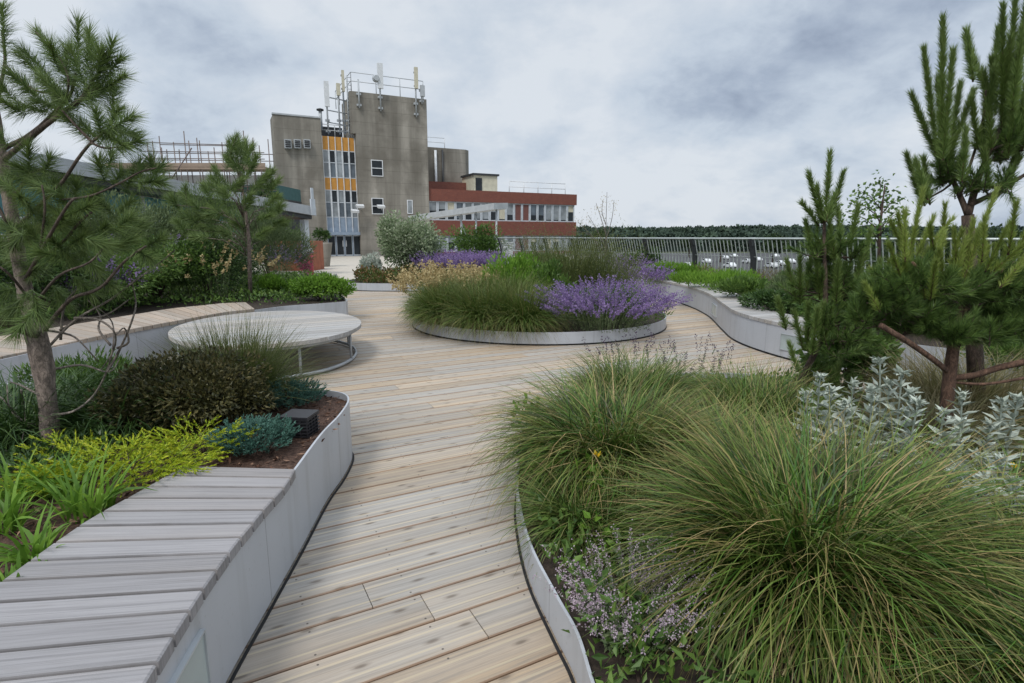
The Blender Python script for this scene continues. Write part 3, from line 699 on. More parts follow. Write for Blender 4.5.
for k in KS[:-1]:
    mb = MB()
    for j in range(1, 16):
        q = k+j/16
        for (l0, z0), (l1, z1) in (((.02, BOT+.08), (.05, 1.05)), ((.05, 1.05), (.20, RT-.02))): mb.bar(at3(q, l0, z0), at3(q, l1, z1), .020, .020)
    for z_, l_ in ((1.12, .075),): mb.bar(at3(k+.02, l_, z_), at3(k+.98, l_, z_), .008, .008)
    mb.build('baluster_panel', 'rail', fn)

# ================================================================== OFFICE BUILDING
BA = math.radians(27); P0 = np.array(((343-512)/F*48/math.cos(0), 48.0)); bx, by = math.cos(BA), math.sin(BA)
def FP(x, y, back=0.0):
    """pixel to (u, z) on the facade plane set back by 'back' metres"""
    r = ray(x, y); ox, oy = P0[0]-by*back, P0[1]+bx*back
    # r*k = O + u*(bx,by)
    det = r[0]*(-by)-r[1]*(-bx); k = (ox*(-by)-oy*(-bx))/det; u = (r[0]*oy-r[1]*ox)/det
    u = ((r[0]*k-ox)*bx+(r[1]*k-oy)*by); return u, EYE+r[2]*k
bd = thing('office_building', 'tall stained concrete and red brick office building with an orange panelled stair window', 'building', (P0[0], P0[1], 0), BA)
def part(name, mat, parent=None, **k): return None
uL0, zL = FP(272.5, 113.5); uL1, _ = FP(320.5, 118); uS0 = uL1; uT0, zT0 = FP(349, 92.5); uT1, zT1 = FP(425.5, 99); uS1, _ = FP(356, 150)
zT = (zT0+zT1)/2; zL = (zL+FP(320, 119)[1])/2
ZB = -6.4
m_ = MB(); m_.bb(uL0, uL1, 0, 2.5, ZB, zL); lw = m_.build('side_wall', 'concrete', bd)
m_ = MB(); m_.bb(uL0-.05, uL1+.02, -.06, .35, zL+.003, zL+.12); m_.build('coping', 'steel', lw)
# the stair tower is cut back at its foot where the glazed strip widens
m_ = MB(); m_.bb(uS1, uT1, -.25, 5, ZB, zT); m_.bb(uT0, uS1-.003, -.25, .3, FP(338, 134)[1]+.1, zT-.003); tw = m_.build('tower_wall', 'concrete', bd)
# glazed strip
zs = [FP(338, y, .3)[1] for y in (137, 150.5, 178, 190, 217.5, 228, 235, 255.5)]
sx0, sx1 = uS0+.003, uS1-.003; ncol = 5; cw = (sx1-sx0)/ncol
m_ = MB(); m_.bb(sx0, sx1, .45, 6, ZB, zs[0]-.05); m_.build('stair_wall', 'bluepanel', bd)
m_ = MB()
for j in (0, 2): m_ = MB(); m_.bb(sx0, sx1, .32, .42, (zs[1] if j == 0 else zs[3]), (zs[0] if j == 0 else zs[2])); m_.build('orange_panel', 'orange', bd)
m_ = MB(); m_.bb(sx0, sx1, .32, .42, zs[5], zs[4]); m_.build('blue_panel', 'bluepanel', bd)
m_ = MB(); m_.bb(sx0, sx1, .25, .42, zs[6], zs[5]-.003); m_.build('blue_panel', 'bluepanel', bd)
for r_, (za, zb) in enumerate(((zs[1], zs[2]), (zs[3], zs[4]))):
    for c in range(ncol):
        x0 = sx0+c*cw; zm = za+(zb-za)*.45
        f = MB()
        for q in (x0+.05, x0+cw-.05): f.bb(q-.025, q+.025, .30, .40, zb, za)
        for z in (za-.03, zm, zb+.03): f.bb(x0+.076, x0+cw-.076, .302, .398, z-.03, z+.03)
        fo_ = f.build('window', 'frame', bd)
        m_ = MB(); m_.bb(x0+.076, x0+cw-.076, .345, .365, zm+.03, za-.06); m_.build('pane', 'glassdark' if c in (1, 3, 4) else 'glasspale', fo_)
        m_ = MB(); m_.bb(x0+.076, x0+cw-.076, .345, .365, zb+.06, zm-.03); m_.build('pane', ('glasspale', 'glassmid', 'glasspale', 'glassmid', 'glassmid')[(c+r_) % 5], fo_)
m_ = MB()
for c in range(ncol+1):
    q = min(max(sx0+c*cw, sx0+.05), sx1-.05); m_ = MB(); m_.bb(q-.028, q+.028, .22, .299, zs[6], zs[0]); m_.build('mullion', 'white', bd)
# entrance doors
dz0, dz1 = 0.0, zs[6]; x0d, x1d = sx0, sx1+.1; dw = (x1d-x0d)/4
f = MB()
for c in range(5): q = min(max(x0d+c*dw, x0d+.06), x1d-.06); f.bb(q-.035, q+.035, .2, .3, .004, dz1-.003)
f.bb(x0d-.3, x1d+.1, -.1, .19, dz1+.003, dz1+.25)
f.build('door_frame', 'bluepanel', bd)
for c in range(4):
    d_ = MB(); a, b = x0d+c*dw+.055, x0d+(c+1)*dw-.055
    d_.bb(a, a+.03, .22, .28, .01, dz1-.01); d_.bb(b-.03, b, .22, .28, .01, dz1-.01); d_.bb(a+.03, b-.03, .221, .279, .01, .12); d_.bb(a+.03, b-.03, .221, .279, dz1-.1, dz1-.01)
    do = d_.build('door', 'frame', bd); m_ = MB(); m_.bb(a+.03, b-.03, .24, .26, .12, dz1-.1); m_.build('pane', 'glassdark', do)
    if c in (1, 2):
        m_ = MB(); q = b-.09 if c == 1 else a+.09; m_.bb(q-.02, q+.02, .16, .20, .8, 1.3); m_.bb(q-.012, q+.012, .20, .238, .84, .87); m_.bb(q-.012, q+.012, .20, .238, 1.23, 1.26); m_.build('handle', 'white', do)
# small tower windows
def win(px0, py0, px1, py1, parent, split=1, glassm='glassdark', face=-.25, fm='white'):
    u0, z1 = FP(px0, py0); u1, z0 = FP(px1, py1); f = MB(); t = .065
    f.bb(u0, u0+t, face-.06, face-.003, z0, z1); f.bb(u1-t, u1, face-.06, face-.003, z0, z1)
    for k in range(split+1): z = z0+(z1-z0)*k/split; z = min(max(z, z0+t/2), z1-t/2); f.bb(u0+t, u1-t, face-.059, face-.004, z-t/2, z+t/2)
    o = f.build('window', fm, parent); m_ = MB(); m_.bb(u0+t, u1-t, face-.03, face-.002, z0+t, z1-t); m_.build('pane', glassm, o)
win(370, 160, 382.5, 177, bd, 2); win(370.5, 198, 383, 214.5, bd, 2)
win(406, 200, 412, 214, bd, 1, 'glasspale')
# wall vents on the left block
for px in (287.5, 297, 306.5):
    u, z = FP(px, 144.5); m_ = MB(); m_.bb(u-.25, u+.25, -.42, -.003, z-.33, z+.33); v_ = m_.build('wall_vent', 'steel', bd)
    m_ = MB()
    for k in range(4): m_.bb(u-.2, u+.2, -.45, -.423, z-.26+k*.14, z-.17+k*.14)
    m_.build('grille', 'black', v_)
# rear concrete block (rounded end) behind the tower
u0 = uT1-.5; u1, zr = FP(470, 150, 6.0)
rr = [(u0, 6.0), (u1-.5, 6.0), (u1, 6.4), (u1, 12), (u0, 12)]
o = prism('rear_block', rr, ZB, zr, 'concrete', None, bd)
m_ = MB()
for px, mt in ((436, 0),): u, _ = FP(px, 170, 5.8); m_.tube([(u, 5.85, 3), (u, 5.85, zr-.3)], .13, 8)
m_.build('drain_pipe', 'white', bd, True)
m_ = MB(); u, _ = FP(443, 170, 5.8); m_.tube([(u, 5.87, 3), (u, 5.87, zr-.2)], .09, 8); m_.build('drain_pipe', 'darkpost', bd, True)
# red brick wing
w0 = uT1+.003; w1, zp0 = FP(575, 195.5); zp = (FP(428, 187.5)[1]+zp0)/2
zz_ = [FP(500, y)[1] for y in (192.5, 200, 217, 229.5, 244)]
zz_ = [zp, zp-1.05, zp-2.75, zp-4.1, zp-5.6]
m_ = MB(); m_.bb(w0, w1, .25, 10, ZB, zp-.3); wing = m_.build('wing_wall', 'redpanel', bd)
for a, b in ((zz_[0], zz_[1]), (zz_[2], zz_[3]), (zz_[4], zz_[4]-1.5)):
    m_ = MB(); m_.bb(w0, w1, -.05, .247, b, a); m_.bb(w1+.003, w1+.2, -.05, 10, b, a); m_.build('brick_band', 'brick', bd)
m_ = MB(); m_.bb(w0+.02, w1-.02, .252, 10, zp-.299, zp-.1); m_.build('flat_roof', 'steel', bd)
nb = 18; bw = (w1-w0)/nb; random.seed(3)
for (za, zb) in ((zz_[1]-.003, zz_[2]+.003), (zz_[3]-.003, zz_[4]+.003)):
    for c in range(nb):
        x0 = w0+c*bw; f = MB(); f.bb(x0+.02, x0+.12, .05, .24, zb, za); f.bb(x0+bw-.1, x0+bw-.005, .05, .24, zb, za)
        f.bb(x0+.123, x0+bw-.103, .06, .24, zb, zb+.09); f.bb(x0+.123, x0+bw-.103, .06, .24, za-.09, za)
        o = f.build('window', 'frame', bd)
        if c in (10, 11): m_ = MB(); m_.bb(x0+.123, x0+bw-.103, .12, .2, zb+.093, za-.093); m_.build('infill', 'redpanel', o); continue
        sp_ = random.choice((.35, .5, .6, .0)); zm = zb+.09+(za-zb-.18)*sp_
        m_ = MB(); m_.bb(x0+.123, x0+bw-.103, .14, .16, zb+.093, max(zm, zb+.2)); m_.build('pane', 'glassdark', o)
        m_ = MB(); m_.bb(x0+.123, x0+bw-.103, .141, .161, max(zm, zb+.2), za-.093); m_.build('blind', random.choice(('cream', 'glasspale', 'glassmid', 'glasspale')), o)
# upper brick step and penthouse
u1_, zq = FP(470, 182, 4.0); m_ = MB(); m_.bb(w0, u1_, 4.0, 5.95, zp-.098, zq-.1); m_.build('brick_step', 'brick', bd)
ua, za = FP(470, 176, 3.0); ub, _ = FP(493, 178, 3.0)
m_ = MB(); m_.bb(ua, ub, 2.0, 5, zp-.098, za); ph = m_.build('penthouse', 'cream', bd)
m_ = MB(); m_.bb(ua-.15, ub+.15, 1.85, 5.1, za+.003, za+.18); m_.build('roof', 'darkpost', ph)
m_ = MB(); m_.bb(ua+.15, ua+.8, 1.93, 1.997, zp+.15, za-.25); m_.build('window', 'glassdark', ph)
def rail_local(name, label, pts, z, h=1.1, step=1.6, mat='steel', parent=None, r=.03):
    t_ = thing(name, label, 'railing', bd.matrix_basis @ Vector((pts[0][0], pts[0][1], z)) if False else (P0[0]+pts[0][0]*bx-pts[0][1]*by, P0[1]+pts[0][0]*by+pts[0][1]*bx, z), BA)
    o0 = np.array((pts[0][0], pts[0][1], 0.)); rb = MB(); pb = MB()
    for a, b in zip(pts[:-1], pts[1:]):
        a3 = np.array((a[0], a[1], 0.))-o0; b3 = np.array((b[0], b[1], 0.))-o0
        for hh in (h, h*.55): rb.tube([a3+(0, 0, hh), b3+(0, 0, hh)], r, 6)
        n = max(1, int(round(np.linalg.norm(b3-a3)/step)))
        for i in range(n+1): p = a3+(b3-a3)*i/n; pb = MB(); pb.tube([p, p+(0, 0, h)], r*1.1, 6); pb.build('post', mat, t_, True)
    rb.build('rails', mat, t_, True); return t_
rail_local('roof_railing', 'steel guard rail round the top of the concrete tower', [(uT0+.2, 7), (uT0+.2, 0), (uT1-.2, 0)], zT, 1.5, 2.0)
rail_local('roof_railing', 'pale guard rail along the flat roof of the brick wing', [(ub+.6, .6), (w1-.8, .6)], zp-.1, 1.15, 1.7, 'white', r=.035)
rail_local('roof_railing', 'thin guard rail on the rounded concrete block behind the tower', [(u0+.6, 6.4), (u1-2.6, 6.4)], zr, 1.0, 1.6, 'white')
rail_local('roof_railing', 'short guard rail above the orange window strip between the antennas', [(sx0, .5), (sx1-.4, .5)], zs[0]-.05, 1.0, 1.2, 'steel')
m_ = MB(); m_.bb(sx0, uT0-.02, 3.5, 6, zs[0]-.04, zs[0]+1.3); m_.build('lift_housing', 'darkpost', bd)
# antennas : pole fixed to the wall, panel, bracket
def antenna(label, px, ytop, ypan, ybot, wpx, panel=True, back=-.45, mat='white', dish=False):
    u, zt = FP(px, ytop, back); _, zpn = FP(px, ypan, back); _, zb_ = FP(px, ybot, back); wv = FP(px+wpx/2, ytop, back)[0]-FP(px-wpx/2, ytop, back)[0]
    t_ = thing('antenna', label, 'antenna', (P0[0]+u*bx-back*by, P0[1]+u*by+back*bx, zb_), BA, 'mobile phone antennas on the tower')
    MB().tube([(0, 0, 0), (0, 0, zt-zb_-.1)], .07, 8).build('pole', 'steel', t_, True)
    if panel:
        m_ = MB(); m_.bb(-wv/2, wv/2, -.32, -.10, zpn-zb_, zt-zb_); m_.build('panel', mat, t_)
        m_ = MB()
        for z in (zpn+.25-zb_, zt-.35-zb_): m_.bb(-.12, .12, -.098, .1, z-.06, z+.06)
        m_.build('bracket', 'darkpost', t_)
    m_ = MB()
    for z in (.25, 1.1): m_.bb(-.18, .18, .0, .2, z-.08, z+.08)
    m_.build('wall_bracket', 'steel', t_)
    if dish:
        m_ = MB(); m_.tube([(-.35, -.1, zt-zb_-1.2), (-.35, -.45, zt-zb_-1.2)], [.3, .22], 12); m_.build('dish', 'steel', t_)
    return t_
antenna('tall white panel antenna highest above the tower front', 379, 64, 89, 111, 5.2, dish=True)
antenna('slim pale antenna near the right corner of the tower roof', 415, 68, 89, 117, 3.2, mat='cream')
antenna('bare short pole strapped to the tower by its left corner', 358, 78, 90, 108, 3, panel=False)
antenna('lowest white panel antenna over the orange window strip', 325.5, 82, 107, 134, 4.6, back=1.0)
antenna('small pale antenna standing between the white panel and the tower', 337.5, 84, 96, 134, 3.6, back=1.2, mat='cream')
antenna('tall thin antenna pole touching the tower edge', 342, 71, 92, 134, 2.4, back=1.4, mat='cream')
antenna('dark bare mast close against the tower side', 346.5, 74, 90, 134, 2.4, panel=False, back=.8)
antenna('stubby grey equipment mast at the far right tower corner', 421.5, 86, 97, 104, 4.2, mat='steel')
u, z = FP(320, 109, 3); fl = thing('flue', 'small capped metal flue on the lower concrete roof', 'flue', (P0[0]+u*bx-3*by, P0[1]+u*by+3*bx, zL-.3), BA)
MB().tube([(0, 0, 0), (0, 0, 1.5)], .14, 8).build('pipe', 'steel', fl, True); MB().tube([(0, 0, 1.5), (0, 0, 1.62), (0, 0, 1.7)], [.3, .3, .05], 8).build('cap', 'darkpost', fl, True)
# frame between the masts
mf = thing('mast_bracing', 'steel cross bars tying the masts above the orange windows', 'mast bracing', (P0[0]+sx0*bx-1.3*by, P0[1]+sx0*by+1.3*bx, zs[0]), BA)
m_ = MB()
for y in (97, 110, 122): u_a, z_a = FP(327, y, 1.3); u_b, _ = FP(347, y, 1.3); m_.tube([(u_a-sx0, 0, z_a-zs[0]), (u_b-sx0, 0, z_a-zs[0]-.15)], .05, 6)
m_.build('cross_bars', 'steel', mf, True)
m_ = MB(); u_a, _ = FP(347.5, 100, .6)
for q in (0, .35): m_.tube([(u_a-sx0+q, -.7, 0), (u_a-sx0+q, -.7, zT-zs[0]+.8)], .04, 6)
for k in range(16): m_.tube([(u_a-sx0, -.7, .3+k*.3), (u_a-sx0+.35, -.7, .3+k*.3)], .025, 5)
m_.build('ladder', 'steel', mf, True)
# floodlights on brackets by the entrance
for lab, px, py in (('white floodlight on an arm over the building entrance, the lower one', 355, 211), ('white floodlight on an arm over the building entrance, the upper one', 360, 206), ('white floodlight fixed beside the lower tower window', 381, 206.5)):
    u, z = FP(px, py, -1.0); b_ = -1.0
    t_ = thing('floodlight', lab, 'floodlight', (P0[0]+u*bx-b_*by, P0[1]+u*by+b_*bx, z), BA)
    m_ = MB(); m_.box((0, 0, 0), (.62, .42, .18), R=np.array([(1, 0, 0), (0, .94, -.34), (0, .34, .94)])); m_.box((0, -.02, -.1), (.5, .3, .05), R=np.array([(1, 0, 0), (0, .94, -.34), (0, .34, .94)])); m_.build('lamp_head', 'white', t_)
    m_ = MB(); m_.bar((0, .1, 0), (.25, .745, -.25), .06, .06); m_.build('arm', 'steel', t_)

# ================================================================== GLAZED PAVILION, LEFT
pa = np.array((-8.25, 24.2)); pb_ = np.array((-13.3, 10.2)); pd = unit(pb_-pa); pn = np.array((pd[1], -pd[0]))   # pn points away from the deck
if pn[0] > 0: pn = -pn
plen = np.linalg.norm(pb_-pa); zr0 = EYE+Q(320, 211, 24.2)[2]-EYE
def slope_z(s_): return 2.84+(Q(0, 136, 12.9)[2]-2.84)*(s_/12.1)
pv = thing('glazed_walkway', 'teal glazed walkway with a long sloping grey metal roof', 'covered walkway', (pa[0], pa[1], 0), math.atan2(pd[1], pd[0]))
# local x runs towards the camera, local y = +/-
sgn = 1 if np.dot(np.array((-pd[1], pd[0])), pn) > 0 else -1
def slab(mb, x0, x1, y0, y1, t0, t1):
    V = []
    for x in (x0, x1):
        for y in (y0, y1):
            for t in (t0, t1): V.append((x, y, slope_z(x)+t))
    mb.add(V, [(0, 1, 3, 2), (4, 6, 7, 5), (0, 4, 5, 1), (2, 3, 7, 6), (1, 5, 7, 3), (0, 2, 6, 4)])
m_ = MB(); slab(m_, 0, plen+8, sgn*.0, sgn*5.0, -.36, 0); m_.build('roof', 'steel', pv)
m_ = MB(); slab(m_, .15, plen+8, sgn*.12, sgn*4.9, -.52, -.363); m_.build('soffit', 'darkpost', pv)
m_ = MB()
for k in range(9): x = 3.0+k*2.0; m_.bb(x-.06, x+.06, min(sgn*.9, sgn*1.02), max(sgn*.9, sgn*1.02), 0, slope_z(x)-.53); 
m_.build('mullions', 'frame', pv)
m_ = MB(); y0, y1 = sorted((sgn*.93, sgn*1.1)); m_.bb(3.0, plen+8, y0, y1, 0, 1.55); m_.build('lower_wall', 'brownwall', pv)
m_ = MB(); y0, y1 = sorted((sgn*.85, sgn*.92)); m_.bb(3.0, plen+8, y0, y1, 1.56, 1.64); m_.bb(3.0, plen+8, y0, y1, 2.0, 2.06); m_.build('transom', 'frame', pv)
for k in range(8):
    x = 3.0+k*2.0; m_ = MB(); y0, y1 = sgn*.96, sgn*.99
    V = [(a, y, z) for a in (x+.063, x+1.937) for y in (y0, y1) for z in (1.65, slope_z(a)-.53)]
    m_.add(V, [(0, 1, 3, 2), (4, 6, 7, 5), (0, 4, 5, 1), (2, 3, 7, 6), (1, 5, 7, 3), (0, 2, 6, 4)]); m_.build('window', 'glassteal', pv)
m_ = MB(); m_.bb(.15, .4, min(sgn*.3, sgn*.55), max(sgn*.3, sgn*.55), 0, 2.31); m_.build('column', 'frame', pv)
m_ = MB(); m_.bb(.1, .36, min(sgn*.0, -sgn*.06), max(sgn*.0, -sgn*.06), 2.5, 3.15); m_.bb(.16, .30, min(-sgn*.01, -sgn*.05), max(-sgn*.01, -sgn*.05), 3.153, 3.6); m_.build('roof_fin', 'frame', pv)
# handrail in front of it
hr = thing('handrail', 'thin pale double handrail running in front of the teal glazing', 'handrail', (pa[0], pa[1], 0), math.atan2(pd[1], pd[0]))
m_ = MB()
for z in (1.55, 2.0): m_.tube([(4.2, -sgn*.4, z*.9+.25), (plen+6, -sgn*.4, z*.9+.25)], .03, 6)
m_.build('rails', 'white', hr, True)
for k in range(7): m_ = MB(); m_.tube([(4.3+k*2.2, -sgn*.4, .0), (4.3+k*2.2, -sgn*.4, 2.05)], .03, 6); m_.build('post', 'frame', hr, True)

# ================================================================== SCAFFOLDED BLOCK
sb_ = thing('flat_roofed_block', 'low dark block under scaffolding behind the walkway roof', 'building', (-18.8, 40, 0))
def QX(x, Y): return Q(x, HZ, Y)[0]
xs0, xs1 = QX(95, 40), QX(268, 40); zd = Q(200, 169, 40)[2]
m_ = MB(); m_.bb(xs0+19.5, xs1+19.5, 1.0, 5.0, -6.4, zd-1.9); m_.build('wall', 'darkpost', sb_)
m_ = MB(); m_.bb(xs0+19.5, xs1+19.5, .9, 4.9, zd-1.897, zd-1.0); m_.build('upper_wall', 'net', sb_)
m_ = MB(); m_.bb(xs0+19.5+4, xs1+19.5-.3, .5, .88, zd-1.0, zd-.35); m_.build('fascia', 'white', sb_)
sf = thing('scaffolding', 'scaffold of rusty tubes and planks on the roof behind the walkway', 'scaffolding', (-18.8, 40, 0))
m_ = MB(); m_.bb(xs0+19.5+1.5, xs1+19.5, -1.2, .3, zd-.16, zd); m_.bb(xs0+19.5+1.5, xs1+19.5, -1.22, -1.16, zd+.003, zd+.25); m_.build('planks', 'plank', sf)
random.seed(11)
for i, px in enumerate((158, 163, 171, 176, 187, 193, 205, 208, 221, 228, 233, 241, 249, 257, 264)):
    for yy in ((-1.15,) if i % 2 else (-1.15, .25)):
        h = random.uniform(1.0, 2.3); x = QX(px, 40)+19.5; m_ = MB(); m_.tube([(x, yy, zd-3.2), (x+random.uniform(-.05, .05), yy, zd+h)], .032, 6); m_.build('standard', 'rust', sf, True)
for z, a, b in ((1.0, 150, 268), (.55, 150, 268), (1.55, 158, 235), (-1.4, 155, 268)):
    m_ = MB(); m_.tube([(QX(a, 40)+19.5, -1.2, zd+z), (QX(b, 40)+19.5, -1.2, zd+z*.9)], .03, 6); m_.tube([(QX(a, 40)+19.5, .3, zd+z+.1), (QX(b, 40)+19.5, .3, zd+z)], .03, 6); m_.build('ledger', 'rust', sf, True)
m_ = MB(); m_.tube([(QX(170, 40)+19.5, -1.2, zd-1.5), (QX(200, 40)+19.5, -1.2, zd+1.2)], .04, 6); m_.build('brace', 'rust', sf, True)
# low brown roof left of it
# ================================================================== RIGHT CANOPY
A3 = Q(408, 216, 36); B3 = Q(494, 203, 30); cp = thing('entrance_canopy', 'open walkway canopy with a tilted pale grey roof on thin posts', 'canopy', tuple(B3*np.array((1, 1, 0))))
o3 = B3*np.array((1, 1, 0)); dcn = unit((A3-B3)[:2]); nc = np.array((-dcn[1], dcn[0])); nc = nc if nc[1] > 0 else -nc
m_ = MB(); V = []
for p, z in ((A3, A3[2]), (B3, B3[2])):
    for k in (0, 1.0):
        for t in (0, -.32): q = p[:2]+nc*k; V.append((q[0]-o3[0], q[1]-o3[1], z+t+k*.05))
m_.add(V, [(0, 1, 3, 2), (4, 6, 7, 5), (0, 4, 5, 1), (2, 3, 7, 6), (1, 5, 7, 3), (0, 2, 6, 4)]); m_.build('roof', 'steel', cp)
for px in (458, 472, 490):
    s_ = (px-408)/86; p = A3*(1-s_)+B3*s_; q = p[:2]+nc*.5; m_ = MB(); m_.tube([(q[0]-o3[0], q[1]-o3[1], 0), (q[0]-o3[0], q[1]-o3[1], p[2]-.3)], .05, 8); m_.build('post', 'frame', cp, True)
m_ = MB(); p = Q(459, 216, 33); q = Q(470, 247, 33); m_.tube([p-o3, q-o3], .05, 6); m_.build('brace', 'frame', cp, True)
q = Q(504.5, 258, 29); wb = MB(); wb.bb(-.42, .42, -.3, .3, 0, 1.3); wb.bb(-.45, .45, -.33, .33, 1.303, 1.35)
o = wb.build('white_cabinet', 'white'); o.location = (q[0], 29, .0); tag(o, 'plain white cabinet at the end of the railing below the brick building', 'cabinet')
# corten planter + pot near the column
cpn = MB(); a = Q(267, 241, 27); b = Q(311, 242, 27); wd_ = b[0]-a[0]
cpn.bb(0, wd_, 0, .08, 0, a[2]); cpn.bb(0, wd_, 1.6, 1.68, 0, a[2]); cpn.bb(0, .08, .083, 1.597, 0, a[2]); cpn.bb(wd_-.08, wd_, .083, 1.597, 0, a[2]); cpn.bb(.083, wd_-.083, .083, 1.597, 0, a[2]-.1)
o = cpn.build('rusty_planter', 'corten'); o.location = (a[0], 27, 0); tag(o, 'tall rust coloured steel planter near the grey column', 'planter')
pt = thing('plant_pot', 'tapered grey plant pot beside the entrance path', 'plant pot', tuple(Q(324, 268, 31)*np.array((1, 1, 0))))
MB().tube([(0, 0, 0), (0, 0, .05), (0, 0, 1.2), (0, 0, 1.3)], [.3, .32, .5, .52], 14).build('pot', 'concrete', pt, True)
m_ = MB(); P, D, k = clump_points((0, 0, 1.6), (.6, .6, .5), 500, 8); leaves(m_, P, D, .16, .07); m_.build('foliage', 'leafdark', pt)
bl = thing('red_bollard', 'short red post with a pale cap next to the grey column', 'bollard', tuple(Q(311, 272, 23)*np.array((1, 1, 0))))
MB().tube([(0, 0, 0), (0, 0, 1.0)], .11, 10).build('post', plain('red_paint', (.38, .035, .06), .5), bl, True); MB().tube([(0, 0, 1.0), (0, 0, 1.12), (0, 0, 1.18)], [.12, .12, .04], 10).build('cap', 'white', bl, True)
# ================================================================== PLANTS
exec_plants = True
SO = .15
# ---- front right grass
def GG(x, y, z): return tuple(G(x, y, z))
grass_clump('fountain_grass', 'huge arching fountain grass in the right foreground bottom', (1.25, 2.12, SO), 5200, .92, .0088, .26, (.65, 1.4), (-1.25, .5), lean=(-1.9, .3), dead=.10)
grass_clump('fountain_grass', 'wide arching grass tussock spilling over the left rim of the curved planter', (.62, 3.25, SO), 5200, .80, .0088, .26, (.8, 1.4), (-1.3, .3), lean=(2.9, .6), dead=.08)
grass_clump('fountain_grass', 'upright green grass tussock at the back rim by the dark seed heads', (.95, 4.3, SO), 3200, .68, .0088, .26, (.95, 1.5), (-.9, .6), mat='grass2', dead=.05)
grass_clump('fountain_grass', 'grass tussock in the middle between the two arching ones, mixed with dry blades', (1.2, 3.2, SO), 2600, .62, .007, .24, (.9, 1.5), (-.9, .5), dead=.25)
grass_clump('fountain_grass', 'grass tussock at the right edge under the silver leaves', (2.15, 2.2, SO), 3200, .66, .0082, .26, (.75, 1.4), (-1.1, .3), dead=.12)
grass_clump('fountain_grass', 'nearest grass tussock at the lower right corner', (1.75, 1.5, SO-.05), 3400, .8, .0075, .24, (.7, 1.4), (-1.1, .2), dead=.1)
grass_clump('fountain_grass', 'thin grass tussock in front of the reddish pine trunk', (2.75, 3.5, SO), 2200, .62, .006, .25, (.8, 1.45), (-1.0, .4), mat='grasstan')
grass_clump('fountain_grass', 'loose tan green grass behind the silver leaves at the left pine foot', (1.9, 4.2, SO), 2600, .6, .006, .35, (.8, 1.5), (-.8, .6), dead=.3)
grass_clump('fountain_grass', 'dry tan grass beyond the reddish pine trunk', (3.6, 4.3, SO), 2600, .75, .007, .4, (.8, 1.5), (-.8, .6), mat='grasstan')
# low green cover hiding soil
def cover(name, label, poly, z, n, h, size, mat, cat='ground cover', kind='stuff', w_=.5):
    P = []; xs = [p[0] for p in poly]; ys = [p[1] for p in poly]
    while len(P) < n:
        q = rng.uniform((min(xs), min(ys)), (max(xs), max(ys)), (n, 2))
        for a in q:
            if inside(a, poly): P.append(a)
            if len(P) >= n: break
    P = np.array(P); hn = (np.sin(P[:, 0]*5.1+1)+np.sin(P[:, 1]*4.3)+np.sin((P[:, 0]+P[:, 1])*9.7))/6+.6
    z_ = z+rng.random(n)**.6*h*hn; c_ = np.array((P[:, 0].mean(), P[:, 1].mean(), z))
    V = np.column_stack([P, z_])-c_; mb = MB(); D = unit(rng.normal(size=(n, 3))+np.array((0, 0, 1.0)))
    leaves(mb, V, D, size*rng.uniform(.6, 1.3, n), size*w_)
    o = mb.build(name, mat); o.location = tuple(c_); return tag(o, label, cat, kind=kind)
cover('ground_cover', 'dark green leaves filling the curved planter between the grasses', [(.3, 1.3), (.12, 2.4), (.12, 3.6), (.6, 4.7), (1.8, 5.45), (2.8, 5.3), (3.6, 4.0), (5, 3), (5, 1), (.4, 1)], SO, 20000, .24, .05, 'leafmid')
grass_clump('fountain_grass', 'short dark grass tuft between the rim and the mauve herb', (.36, 2.62, SO), 1500, .42, .007, .14, (.6, 1.4), (-1.2, .4), mat='grass2', dead=.1)
# pale mauve flowering thyme by the rim
t_ = thing('flowering_herb', 'bushy herb with tiny pale mauve flowers at the front rim', 'herb', (.44, 1.84, SO))
n = 230; a = rng.uniform(0, 2*PI, n); r_ = .13*np.sqrt(rng.random(n)); spikes(t_, np.stack([np.cos(a)*r_, np.sin(a)*r_, np.zeros(n)], 1), a, rng.uniform(.9, 1.5, n), rng.uniform(.4, 1.3, n), rng.uniform(.2, .36, n), .003, 'greygreen', 'palepurple', .55, 22, .0085, 4, 'flowers', .02)
t_ = thing('dark_flower_spikes', 'thin stalks with dark purple seed heads against the pale deck', 'seed heads', (1.28, 5.0, SO))
n = 60; a = rng.uniform(0, 2*PI, n); P = np.stack([rng.uniform(-.5, .75, n), rng.uniform(-.25, .3, n), np.zeros(n)], 1)
spikes(t_, P, a, 1.45, rng.uniform(.95, 1.35, n), rng.uniform(.35, .62, n), .0035, 'greygreen', 'darkpurple', .72, 20, .016, 4, 'seed_heads', .03)
# yellow flowers with lobed leaves
def yellow(label, px, py, Y, s_=1.0):
    p = Q(px, py, Y); t_ = thing('yellow_flower', label, 'flower', (p[0], p[1]+.05, SO)); h = p[2]-SO
    MB().tube([(0, 0, 0), (.02, 0, h*.6), (0, -.05, h)], .0025, 5).build('stem', 'greygreen', t_)
    m_ = MB(); n = 7; a = np.arange(n)*2*PI/n; leaves(m_, np.tile((0, -.05, h), (n, 1)), np.stack([np.cos(a), np.sin(a)*.8-.3, np.full(n, .45)], 1), .024*s_, .02*s_, .1); m_.build('petals', 'yellow', t_)
    m_ = MB(); n = 18; P = np.stack([rng.normal(0, .05, n), rng.normal(-.05, .04, n), h-rng.uniform(.05, .2, n)], 1); leaves(m_, P, rng.normal(size=(n, 3))+np.array((0, -.4, .3)), .085, .05, .1); m_.build('leaves', 'leafbright', t_)
yellow('yellow flower among the leaves of the tussock at the left rim', 597, 455, 2.75, 1.3)
yellow('yellow flower poking out at the far right edge near the silver leaves', 1011, 466, 2.75, 1.3)
